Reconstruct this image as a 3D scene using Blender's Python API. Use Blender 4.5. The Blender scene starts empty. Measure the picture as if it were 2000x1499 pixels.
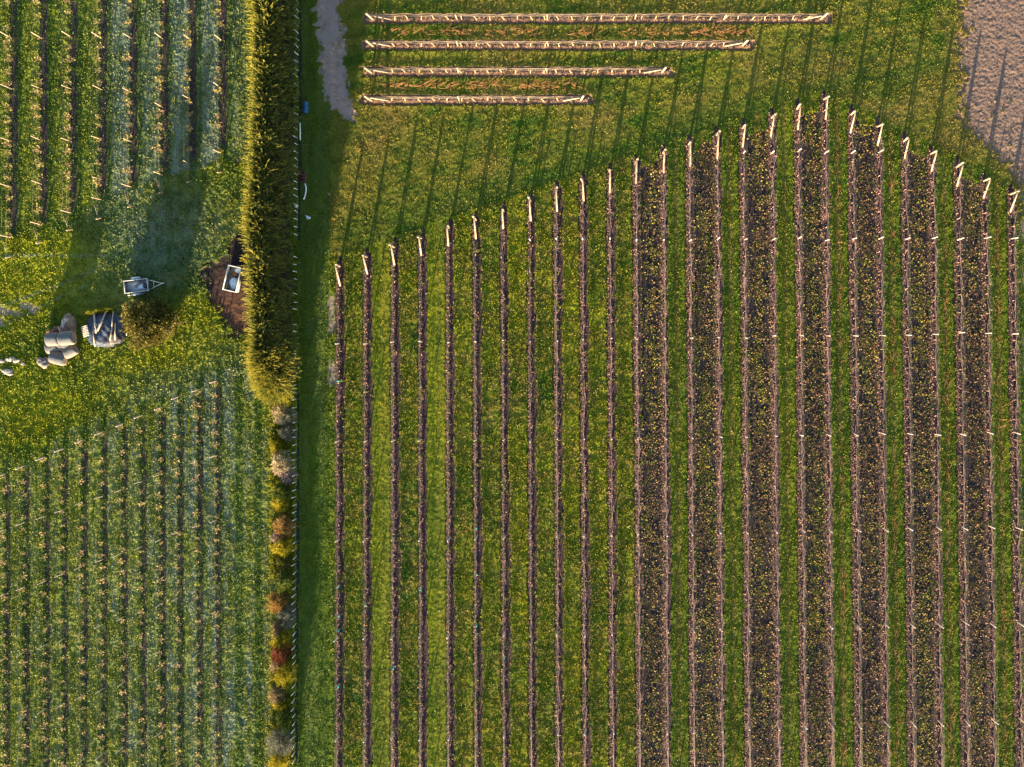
import bpy, math, random
import numpy as np
from mathutils import Vector, Matrix

random.seed(7)
RNG = np.random.default_rng(11)
SC = bpy.context.scene
COL = SC.collection

# ------------------------------------------------------------------ camera, sky, sun, exposure
S = 21.0                 # photo pixels per metre on the ground
CX, CY = 1160.0, 660.0   # the point straight below the drone, in photo pixels
HC = 93.0                # flying height
SUN_EL, SUN_AZ = 8.7, 10.5   # elevation; shadows lean this many degrees to the right of image-up
cam_d = bpy.data.cameras.new('camera')
cam = bpy.data.objects.new('camera', cam_d)
COL.objects.link(cam)
cam.location = (0, 0, HC)
cam_d.sensor_width = 36.0
cam_d.lens = 36.0 * (S * HC) / 2000.0
cam_d.shift_x = (1000.0 - CX) / 2000.0
cam_d.shift_y = -(749.5 - CY) / 2000.0
cam_d.clip_start = 1.0
cam_d.clip_end = 6000.0
SC.camera = cam

world = bpy.data.worlds.new('World')
SC.world = world
world.use_nodes = True
wn = world.node_tree.nodes
wl = world.node_tree.links
bg = wn['Background']
sky = wn.new('ShaderNodeTexSky')
sky.sky_type = 'NISHITA'
sky.sun_disc = False
sky.sun_elevation = math.radians(SUN_EL)
sky.sun_rotation = math.radians(180.0 + SUN_AZ)
sky.altitude = 100.0
bg.inputs['Strength'].default_value = 0.092
wl.new(sky.outputs[0], bg.inputs['Color'])

sun_d = bpy.data.lights.new('sun', 'SUN')
sun_d.energy = 5.0
sun_d.angle = math.radians(0.5)
sun_d.color = (1.0, 0.77, 0.47)
sun = bpy.data.objects.new('sun', sun_d)
COL.objects.link(sun)
_e, _a = math.radians(SUN_EL), math.radians(SUN_AZ)
SUN_DIR = Vector((math.sin(_a) * math.cos(_e), math.cos(_a) * math.cos(_e), -math.sin(_e)))
sun.rotation_euler = SUN_DIR.to_track_quat('-Z', 'Y').to_euler()
sun.location = (-20, -60, 30)

SC.view_settings.view_transform = 'Standard'
SC.view_settings.look = 'None'
SC.view_settings.exposure = 2.78
SC.view_settings.gamma = 1.0
SC.cycles.max_bounces = 5
SC.cycles.diffuse_bounces = 3
SC.cycles.transmission_bounces = 3
SC.cycles.caustics_reflective = False
SC.cycles.caustics_refractive = False


def W(px, py, h=0.0):
    """photo pixel of a point that is h metres above the ground -> world x, y"""
    k = (HC - h) / HC / S
    return ((px - CX) * k, (CY - py) * k)


# ------------------------------------------------------------------ materials
def new_mat(name):
    m = bpy.data.materials.new(name)
    m.use_nodes = True
    nt = m.node_tree
    b = nt.nodes['Principled BSDF']
    b.inputs['Specular IOR Level'].default_value = 0.2
    b.inputs['Roughness'].default_value = 0.85
    return m, nt, b


class NB:
    """small node helper"""
    def __init__(self, nt):
        self.nt = nt

    def attr(self, name):
        n = self.nt.nodes.new('ShaderNodeAttribute')
        n.attribute_name = name
        return n.outputs['Fac']

    def noise(self, scale, detail=3.0, rough=0.6, vec=None, stretch=None):
        n = self.nt.nodes.new('ShaderNodeTexNoise')
        n.inputs['Scale'].default_value = scale
        n.inputs['Detail'].default_value = detail
        n.inputs['Roughness'].default_value = rough
        tc = self.nt.nodes.new('ShaderNodeTexCoord')
        src = tc.outputs['Object']
        if stretch:
            mp = self.nt.nodes.new('ShaderNodeMapping')
            mp.inputs['Scale'].default_value = stretch
            self.nt.links.new(src, mp.inputs['Vector'])
            src = mp.outputs['Vector']
        self.nt.links.new(src, n.inputs['Vector'])
        return n.outputs['Fac']

    def math(self, op, a, b=None, clamp=False):
        n = self.nt.nodes.new('ShaderNodeMath')
        n.operation = op
        n.use_clamp = clamp
        for i, v in enumerate((a, b)):
            if v is None:
                continue
            if isinstance(v, (int, float)):
                n.inputs[i].default_value = v
            else:
                self.nt.links.new(v, n.inputs[i])
        return n.outputs[0]

    def rng(self, v, a, b, c=0.0, d=1.0):
        n = self.nt.nodes.new('ShaderNodeMapRange')
        n.clamp = True
        self.nt.links.new(v, n.inputs['Value'])
        for k, x in zip(('From Min', 'From Max', 'To Min', 'To Max'), (a, b, c, d)):
            n.inputs[k].default_value = x
        return n.outputs['Result']

    def mix(self, f, a, b):
        n = self.nt.nodes.new('ShaderNodeMix')
        n.data_type = 'RGBA'
        n.clamp_factor = True
        if isinstance(f, (int, float)):
            n.inputs['Factor'].default_value = f
        else:
            self.nt.links.new(f, n.inputs['Factor'])
        for sock, v in ((n.inputs['A'], a), (n.inputs['B'], b)):
            if isinstance(v, tuple):
                sock.default_value = (v[0], v[1], v[2], 1.0)
            else:
                self.nt.links.new(v, sock)
        return n.outputs['Result']

    def bump(self, h, strength, dist, bsdf):
        n = self.nt.nodes.new('ShaderNodeBump')
        n.inputs['Strength'].default_value = strength
        n.inputs['Distance'].default_value = dist
        self.nt.links.new(h, n.inputs['Height'])
        self.nt.links.new(n.outputs[0], bsdf.inputs['Normal'])


def grass_color(N, fine):
    """albedo of turf from the stored species / wear maps"""
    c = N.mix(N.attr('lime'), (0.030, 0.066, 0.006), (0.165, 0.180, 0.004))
    c = N.mix(N.math('MULTIPLY', N.attr('dry'), 0.9), c, (0.135, 0.102, 0.026))
    c = N.mix(N.math('MULTIPLY', N.attr('dew'), 0.85), c, (0.118, 0.158, 0.128))
    c = N.mix(fine, c, N.mix(0.5, c, (0.012, 0.020, 0.006)))
    c = N.mix(N.attr('worn'), c, (0.215, 0.165, 0.150))
    c = N.mix(N.attr('bare'), c, (0.030, 0.023, 0.024))
    return c


def mat_ground():
    m, nt, b = new_mat('meadow turf')
    N = NB(nt)
    fine = N.rng(N.noise(9.0, 4.0, 0.7), 0.42, 0.66)
    nt.links.new(grass_color(N, fine), b.inputs['Base Color'])
    N.bump(N.noise(14.0, 3.0, 0.7), 0.9, 0.05, b)
    b.inputs['Roughness'].default_value = 0.9
    b.inputs['Specular IOR Level'].default_value = 0.1
    return m


def leafy(nt, b, color, trans=0.35):
    """diffuse leaf that lets some light through"""
    t = nt.nodes.new('ShaderNodeBsdfTranslucent')
    mx = nt.nodes.new('ShaderNodeMixShader')
    mx.inputs[0].default_value = trans
    nt.links.new(color, b.inputs['Base Color'])
    nt.links.new(color, t.inputs['Color'])
    nt.links.new(b.outputs[0], mx.inputs[1])
    nt.links.new(t.outputs[0], mx.inputs[2])
    nt.links.new(mx.outputs[0], nt.nodes['Material Output'].inputs['Surface'])


def mat_blades():
    m, nt, b = new_mat('grass and clover leaves')
    N = NB(nt)
    r = N.attr('rnd')
    c = N.mix(N.attr('lime'), (0.042, 0.098, 0.005), (0.215, 0.225, 0.006))
    c = N.mix(N.math('MULTIPLY', N.attr('dry'), 0.9), c, (0.220, 0.165, 0.035))
    c = N.mix(N.math('MULTIPLY', N.attr('dew'), 0.8), c, (0.165, 0.212, 0.162))
    c = N.mix(N.rng(r, 0.0, 0.50, 0.85, 0.0), c, N.mix(0.5, c, (0.010, 0.030, 0.006)))
    c = N.mix(N.rng(r, 0.72, 1.0, 0.0, 0.55), c, (0.215, 0.200, 0.030))
    leafy(nt, b, c, 0.30)
    b.inputs['Roughness'].default_value = 0.6
    return m


def mat_var(name, c0, c1, scale=6.0, rough=0.9, bump=0.5, dist=0.03, trans=0.0, c2=None, stretch=None):
    """two (three) toned natural surface"""
    m, nt, b = new_mat(name)
    N = NB(nt)
    n = N.noise(scale, 5.0, 0.65, stretch=stretch)
    c = N.mix(N.rng(n, 0.36, 0.64), c0, c1)
    if c2:
        c = N.mix(N.rng(N.noise(scale * 0.23, 3.0, 0.6), 0.45, 0.62), c, c2)
    b.inputs['Roughness'].default_value = rough
    if trans > 0:
        leafy(nt, b, c, trans)
    else:
        nt.links.new(c, b.inputs['Base Color'])
    if bump > 0:
        N.bump(N.noise(scale * 2.2, 4.0, 0.7), bump, dist, b)
    return m


def mat_rnd(name, cols, trans=0.3, rough=0.7):
    """leaves whose tone follows the per-leaf random value"""
    m, nt, b = new_mat(name)
    N = NB(nt)
    r = N.attr('rnd')
    rmp = nt.nodes.new('ShaderNodeValToRGB')
    el = rmp.color_ramp.elements
    while len(el) < len(cols):
        el.new(0.5)
    for i, c in enumerate(cols):
        el[i].position = i / (len(cols) - 1)
        el[i].color = (c[0], c[1], c[2], 1)
    nt.links.new(r, rmp.inputs[0])
    leafy(nt, b, rmp.outputs[0], trans)
    b.inputs['Roughness'].default_value = rough
    return m


M = {}
M['ground'] = mat_ground()
M['blades'] = mat_blades()
M['soil'] = mat_var('vine strip soil', (0.018, 0.011, 0.012), (0.075, 0.043, 0.036), 7.0, bump=1.0, dist=0.06, c2=(0.030, 0.020, 0.023))
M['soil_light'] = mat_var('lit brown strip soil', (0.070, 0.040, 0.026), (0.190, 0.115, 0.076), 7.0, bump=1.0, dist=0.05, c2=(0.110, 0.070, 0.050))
M['litter_soil'] = mat_var('dark mulch soil', (0.007, 0.006, 0.007), (0.034, 0.023, 0.022), 6.0, bump=1.0, dist=0.06, c2=(0.016, 0.013, 0.017))
M['track'] = mat_var('dirt track', (0.150, 0.108, 0.092), (0.275, 0.212, 0.182), 2.2, bump=0.6, dist=0.05, c2=(0.190, 0.160, 0.155))
M['yard'] = mat_var('bare cultivated earth', (0.100, 0.062, 0.048), (0.215, 0.146, 0.116), 5.0, bump=1.0, dist=0.08, c2=(0.140, 0.098, 0.084))
_nt = M['yard'].node_tree
_N = NB(_nt)
_b = _nt.nodes['Principled BSDF']
_src = _b.inputs['Base Color'].links[0].from_socket
_nt.links.new(_N.mix(_N.math('MULTIPLY', _N.attr('border'), _N.rng(_N.noise(1.6, 4.0, 0.7), 0.3, 0.6)), _src, (0.150, 0.092, 0.040)), _b.inputs['Base Color'])
M['patch'] = mat_var('red brown bare soil', (0.022, 0.012, 0.010), (0.120, 0.055, 0.030), 2.2, bump=0.8, dist=0.05, c2=(0.030, 0.018, 0.018))
_nt = M['patch'].node_tree
_N = NB(_nt)
_b = _nt.nodes['Principled BSDF']
_src = _b.inputs['Base Color'].links[0].from_socket
_nt.links.new(_N.mix(_N.math('MULTIPLY', _N.attr('bare'), _N.rng(_N.noise(1.2, 4.0, 0.7), 0.30, 0.55, 0.4, 1.0)), _src, (0.008, 0.007, 0.009)), _b.inputs['Base Color'])
M['weedmat'] = mat_var('weed mat', (0.012, 0.018, 0.022), (0.032, 0.042, 0.045), 5.0, bump=0.3, dist=0.02)
M['wood'] = mat_var('weathered pale timber', (0.22, 0.165, 0.115), (0.38, 0.295, 0.210), 5.0, rough=0.8, bump=0.3, dist=0.01)
M['post'] = mat_var('grey pink post', (0.34, 0.275, 0.245), (0.56, 0.475, 0.425), 5.0, rough=0.75, bump=0.2, dist=0.01)
M['oldwood'] = mat_var('silvered timber', (0.20, 0.17, 0.14), (0.38, 0.33, 0.28), 6.0, rough=0.85, bump=0.3, dist=0.01)
M['cap'] = mat_var('white post cap', (0.50, 0.50, 0.54), (0.66, 0.66, 0.70), 6.0, rough=0.5, bump=0.0)
M['wire'] = mat_var('galvanised wire', (0.16, 0.14, 0.13), (0.26, 0.235, 0.22), 9.0, rough=0.5, bump=0.0)
M['wire'].node_tree.nodes['Principled BSDF'].inputs['Metallic'].default_value = 0.4
M['cane'] = mat_var('vine cane bark', (0.20, 0.115, 0.095), (0.46, 0.300, 0.250), 3.0, rough=0.8, bump=0.2, dist=0.01)
M['cane_dark'] = mat_var('old vine wood', (0.10, 0.065, 0.050), (0.26, 0.175, 0.130), 4.0, rough=0.85, bump=0.3, dist=0.01)
M['cane_pale'] = mat_var('pale cane wood', (0.34, 0.225, 0.130), (0.52, 0.37, 0.22), 4.0, rough=0.85, bump=0.1, dist=0.01)
M['pruning'] = mat_var('orange cut canes', (0.20, 0.085, 0.035), (0.36, 0.175, 0.080), 3.0, rough=0.8, bump=0.1, dist=0.01)
M['litter'] = mat_rnd('fallen vine leaves', [(0.03, 0.018, 0.014), (0.12, 0.062, 0.040), (0.20, 0.115, 0.055), (0.11, 0.13, 0.010), (0.27, 0.225, 0.03)], 0.15)
M['striplitter'] = mat_rnd('bark and leaf crumbs', [(0.04, 0.024, 0.022), (0.13, 0.065, 0.045), (0.26, 0.135, 0.085), (0.36, 0.235, 0.17)], 0.05)
M['gold'] = mat_rnd('young vine shoots', [(0.16, 0.095, 0.055), (0.29, 0.195, 0.105), (0.29, 0.245, 0.060), (0.20, 0.22, 0.03)], 0.25)
M['hedge'] = mat_rnd('conifer sprays', [(0.030, 0.044, 0.016), (0.082, 0.102, 0.030), (0.150, 0.160, 0.022), (0.310, 0.255, 0.035)], 0.25)
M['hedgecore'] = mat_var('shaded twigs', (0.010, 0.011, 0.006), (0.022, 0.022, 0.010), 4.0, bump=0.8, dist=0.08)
M['bark'] = mat_var('tree bark', (0.05, 0.035, 0.025), (0.11, 0.08, 0.06), 6.0, bump=0.6, dist=0.02)
M['white'] = mat_var('white painted steel', (0.42, 0.41, 0.41), (0.60, 0.58, 0.57), 3.0, rough=0.45, bump=0.0)
M['galv'] = mat_var('galvanised sheet', (0.30, 0.34, 0.38), (0.46, 0.50, 0.54), 4.0, rough=0.45, bump=0.1, dist=0.01)
M['galv'].node_tree.nodes['Principled BSDF'].inputs['Metallic'].default_value = 0.35
M['sheet'] = mat_var('white plastic sheet', (0.40, 0.46, 0.52), (0.60, 0.66, 0.72), 5.0, rough=0.4, bump=0.6, dist=0.05)
M['rust'] = mat_var('rusty brown debris', (0.06, 0.03, 0.022), (0.17, 0.085, 0.055), 6.0, bump=0.5, dist=0.03)
M['rubber'] = mat_var('tyre rubber', (0.012, 0.012, 0.013), (0.03, 0.03, 0.032), 8.0, bump=0.3, dist=0.01)
M['tarp'] = mat_var('dark blue plastic tarp', (0.010, 0.020, 0.042), (0.045, 0.070, 0.115), 2.5, rough=0.35, bump=0.9, dist=0.09, c2=(0.030, 0.026, 0.032))
M['hay'] = mat_var('weathered hay', (0.14, 0.098, 0.068), (0.275, 0.200, 0.142), 5.0, bump=0.6, dist=0.03, c2=(0.19, 0.155, 0.13))
# skylight grey painted into the colour of the bale tops
_nt = M['hay'].node_tree
_N = NB(_nt)
_b = _nt.nodes['Principled BSDF']
_src = _b.inputs['Base Color'].links[0].from_socket
_tc = _nt.nodes.new('ShaderNodeTexCoord')
_sp = _nt.nodes.new('ShaderNodeSeparateXYZ')
_nt.links.new(_tc.outputs['Object'], _sp.inputs[0])
_w = _N.math('ADD', _N.math('MULTIPLY', _sp.outputs['Z'], 1.0), _N.math('MULTIPLY', _N.noise(2.5, 4.0, 0.7), 0.5))
_nt.links.new(_N.mix(_N.rng(_w, 0.46, 0.72), _src, (0.082, 0.090, 0.098)), _b.inputs['Base Color'])
M['rock'] = mat_var('pale concrete rubble', (0.22, 0.175, 0.155), (0.40, 0.34, 0.31), 3.0, bump=0.7, dist=0.04)
M['barrel'] = mat_var('blue drum plastic', (0.008, 0.045, 0.12), (0.016, 0.085, 0.19), 3.0, rough=0.4, bump=0.0)
M['teal'] = mat_var('teal plastic guard', (0.02, 0.42, 0.36), (0.05, 0.58, 0.50), 3.0, rough=0.4, bump=0.0)
M['pipe'] = mat_var('white pipe', (0.55, 0.60, 0.60), (0.72, 0.76, 0.76), 3.0, rough=0.4, bump=0.0)
M['crate'] = mat_var('faded maroon plastic', (0.10, 0.03, 0.045), (0.20, 0.07, 0.09), 4.0, rough=0.6, bump=0.1, dist=0.01)


# ------------------------------------------------------------------ object helpers
def tag(o, label=None, cat=None, group=None, kind=None):
    if label:
        o['label'] = label
    if cat:
        o['category'] = cat
    if group:
        o['group'] = group
    if kind:
        o['kind'] = kind
    return o


def link(name, data, parent=None, loc=(0, 0, 0), rot=None):
    o = bpy.data.objects.new(name, data)
    COL.objects.link(o)
    if parent is not None:
        o.parent = parent
    o.location = loc
    if rot is not None:
        o.rotation_euler = rot
    return o


def empty(name, loc, rz=0.0):
    return link(name, None, None, loc, (0, 0, rz))


def np_mesh(name, verts, quads=None, tris=None, mat=None, attrs=None, smooth=False):
    me = bpy.data.meshes.new(name)
    verts = np.ascontiguousarray(verts, dtype=np.float32)
    me.vertices.add(len(verts))
    me.vertices.foreach_set('co', verts.ravel())
    parts, starts, pos = [], [], 0
    if quads is not None and len(quads):
        q = np.asarray(quads, dtype=np.int32)
        parts.append(q.ravel())
        starts.append(pos + np.arange(len(q), dtype=np.int32) * 4)
        pos += q.size
    if tris is not None and len(tris):
        t = np.asarray(tris, dtype=np.int32)
        parts.append(t.ravel())
        starts.append(pos + np.arange(len(t), dtype=np.int32) * 3)
        pos += t.size
    li = np.concatenate(parts)
    st = np.concatenate(starts)
    me.loops.add(len(li))
    me.loops.foreach_set('vertex_index', li)
    me.polygons.add(len(st))
    me.polygons.foreach_set('loop_start', st.astype(np.int32))
    if smooth:
        me.polygons.foreach_set('use_smooth', np.ones(len(st), dtype=bool))
    for k, v in (attrs or {}).items():
        a = me.attributes.new(k, 'FLOAT', 'POINT')
        a.data.foreach_set('value', np.ascontiguousarray(v, dtype=np.float32))
    me.update(calc_edges=True)
    if mat is not None:
        me.materials.append(mat)
    return me


class MB:
    """collects shapes, builds them as ONE mesh"""
    def __init__(self):
        self.v, self.q, self.t = [], [], []

    def box(self, c, s, rot=None, bev=0.0):
        hx, hy, hz = s[0] / 2, s[1] / 2, s[2] / 2
        pts = []
        b = min(bev, hx * 0.9, hy * 0.9, hz * 0.9)
        n = len(self.v)
        if b <= 0:
            for z in (-hz, hz):
                for x, y in ((-hx, -hy), (hx, -hy), (hx, hy), (-hx, hy)):
                    pts.append((x, y, z))
            fq = [(3, 2, 1, 0), (4, 5, 6, 7), (0, 1, 5, 4), (1, 2, 6, 5), (2, 3, 7, 6), (3, 0, 4, 7)]
            self.q += [tuple(n + i for i in f) for f in fq]
        else:   # chamfered edges: inner top / bottom rings plus outer rings
            for z, k in ((-hz, b), (-hz + b, 0), (hz - b, 0), (hz, b)):
                for x, y in ((-hx + k, -hy + k), (hx - k, -hy + k), (hx - k, hy - k), (-hx + k, hy - k)):
                    pts.append((x, y, z))
            self.q.append((n + 3, n + 2, n + 1, n))
            self.q.append((n + 12, n + 13, n + 14, n + 15))
            for r in range(3):
                for i in range(4):
                    j = (i + 1) % 4
                    self.q.append((n + r * 4 + i, n + r * 4 + j, n + r * 4 + 4 + j, n + r * 4 + 4 + i))
        R = rot if rot is not None else Matrix.Identity(3)
        cc = Vector(c)
        self.v += [tuple(R @ Vector(p) + cc) for p in pts]

    def tube(self, pts, r, sides=6, cap=True):
        """pts: list of 3-d points, r: radius or list of radii"""
        pts = [Vector(p) for p in pts]
        rr = r if isinstance(r, (list, tuple)) else [r] * len(pts)
        n0 = len(self.v)
        for i, p in enumerate(pts):
            a = pts[max(i - 1, 0)]
            b = pts[min(i + 1, len(pts) - 1)]
            d = (b - a)
            d = d.normalized() if d.length > 1e-9 else Vector((0, 0, 1))
            ref = Vector((0, 0, 1)) if abs(d.z) < 0.9 else Vector((1, 0, 0))
            u = d.cross(ref).normalized()
            w = u.cross(d)
            for k in range(sides):
                t = 2 * math.pi * k / sides
                self.v.append(tuple(p + u * (math.cos(t) * rr[i]) + w * (math.sin(t) * rr[i])))
        for i in range(len(pts) - 1):
            for k in range(sides):
                a = n0 + i * sides + k
                b = n0 + i * sides + (k + 1) % sides
                self.q.append((a, b, b + sides, a + sides))
        if cap:
            for i, fl in ((0, True), (len(pts) - 1, False)):
                c = len(self.v)
                self.v.append(tuple(pts[i]))
                for k in range(sides):
                    a = n0 + i * sides + k
                    b = n0 + i * sides + (k + 1) % sides
                    self.t.append((b, a, c) if fl else (a, b, c))

    def mesh(self, name, mat, smooth=False, attrs=None):
        return np_mesh(name, np.array(self.v, dtype=np.float32), self.q, self.t, mat, attrs, smooth)

    def build(self, name, mat, parent=None, loc=(0, 0, 0), smooth=False):
        return link(name, self.mesh(name, mat, smooth), parent, loc)


def vnoise(X, Y, sx, sy, seed):
    """smooth value noise, features sx by sy metres"""
    r = np.random.default_rng(seed)
    gx = (X + 200.0) / sx
    gy = (Y + 200.0) / sy
    x0 = np.floor(gx).astype(np.int32)
    y0 = np.floor(gy).astype(np.int32)
    ox, oy = int(x0.min()), int(y0.min())
    T = r.random((int(y0.max()) - oy + 2, int(x0.max()) - ox + 2)).astype(np.float32)
    fx = (gx - x0).astype(np.float32)
    fy = (gy - y0).astype(np.float32)
    fx = fx * fx * (3 - 2 * fx)
    fy = fy * fy * (3 - 2 * fy)
    x0 = x0 - ox
    y0 = y0 - oy
    a = T[y0, x0]
    b = T[y0, x0 + 1]
    c = T[y0 + 1, x0]
    d = T[y0 + 1, x0 + 1]
    return (a + (b - a) * fx) * (1 - fy) + (c + (d - c) * fx) * fy


def fbm(X, Y, s, seed, oct=3, ax=1.0, ay=1.0):
    o = np.zeros_like(X, dtype=np.float32)
    amp, tot = 1.0, 0.0
    for i in range(oct):
        o += amp * vnoise(X, Y, s * ax / 2 ** i, s * ay / 2 ** i, seed * 31 + i)
        tot += amp
        amp *= 0.55
    return o / tot


def sstep(a, b, x):
    t = np.clip((x - a) / (b - a), 0, 1)
    return t * t * (3 - 2 * t)


# ------------------------------------------------------------------ layout of the rows (photo pixels)
# right block: end post base x, y and brace foot x, y
ENDS = [(664, 520, 665, 559), (717, 502, 718, 536), (771, 483, 771, 518), (824, 465, 823, 500), (878, 446, 876, 482),
        (930, 430, 930, 467), (984, 413, 983, 447), (1036, 393, 1037, 432), (1087, 373, 1088, 414), (1138, 355, 1140, 393),
        (1191, 337, 1191, 378), (1242, 319, 1242, 360), (1295, 300, 1296, 338), (1345, 283, 1348, 326), (1399, 265, 1401, 312),
        (1450, 251, 1450, 288), (1506, 231, 1505, 270), (1556, 214, 1558, 254), (1608, 195, 1612, 234), (1661, 225, 1660, 262),
        (1713, 248, 1713, 286), (1764, 277, 1766, 311), (1817, 301, 1818, 336), (1867, 327, 1868, 365), (1920, 354, 1920, 388),
        (1972, 380, 1972, 416)]
PAIRS = [(11, 12), (13, 14), (15, 16), (17, 18), (19, 20), (21, 22), (23, 24)]
SLOPE = [(e[0] - 740) / 1230 * 0.015 for e in ENDS]


def row_x(i, v):
    return ENDS[i][0] + SLOPE[i] * (v - ENDS[i][1])


HROWS = [(730, 1602, 39.0), (730, 1449, 91.0), (727, 1292, 143.0), (727, 1134, 197.5)]
UPL_X = [23, 82, 140, 198, 257, 318, 373, 432]
UPL_END = [464, 439, 416, 390, 365, 342, 321, 299]
UPL_ANC = [500, 472, 447, 425, 402, 375, 354, 335]
UPL_POSTS = [[-25, 75, 174, 276, 366], [-25, 75, 174, 275, 360], [-26, 73, 174, 277], [-25, 75, 175, 272, 350], [-20, 75, 180, 277],
             [-30, 76, 210], [-30, 79, 194], [-25, 78, 172]]
LOW_X = [424, 388, 350, 316, 278, 242, 202, 163, 125, 90, 50, 12]
LOW_END = [743, 760, 774.5, 795, 811, 827, 843, 859, 876, 892, 909, 925]
LOW_SEC = [889.5, 899.5, 914, 926, 940, 954, 967.5, 980, 995, 1007, 1021, 1035]
TRACK = [(622, -170), (622, 0), (615, 60), (618, 100), (630, 150), (637, 190), (660, 222), (692, 252), (697, 240), (685, 200),
         (680, 160), (673, 130), (676, 110), (672, 60), (665, 0), (668, -170)]
YARD = [(1887, -170), (1885, 0), (1872, 80), (1866, 130), (1880, 200), (1886, 240), (1925, 285), (1960, 315), (1990, 345), (2004, 390),
        (2010, 440), (2200, 460), (2200, -170)]
PATCH = [(470, 462), (440, 490), (405, 525), (390, 545), (405, 560), (412, 590), (430, 612), (440, 640), (462, 655), (490, 660),
         (510, 640), (510, 470)]


def in_poly(U, V, P):
    ins = np.zeros(U.shape, dtype=bool)
    n = len(P)
    for i in range(n):
        x1, y1 = P[i]
        x2, y2 = P[(i + 1) % n]
        if y1 == y2:
            continue
        c = ((y1 > V) != (y2 > V)) & (U < (x2 - x1) * (V - y1) / (y2 - y1) + x1)
        ins ^= c
    return ins


# ------------------------------------------------------------------ ground: one height field, cut along the edges of what lies on it
STEP = 0.085
X0, X1, Y0, Y1 = -64.0, 49.0, -49.0, 40.0
gx = np.arange(X0, X1, STEP, dtype=np.float32)
gy = np.arange(Y0, Y1, STEP, dtype=np.float32)
GX, GY = np.meshgrid(gx, gy)


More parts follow.
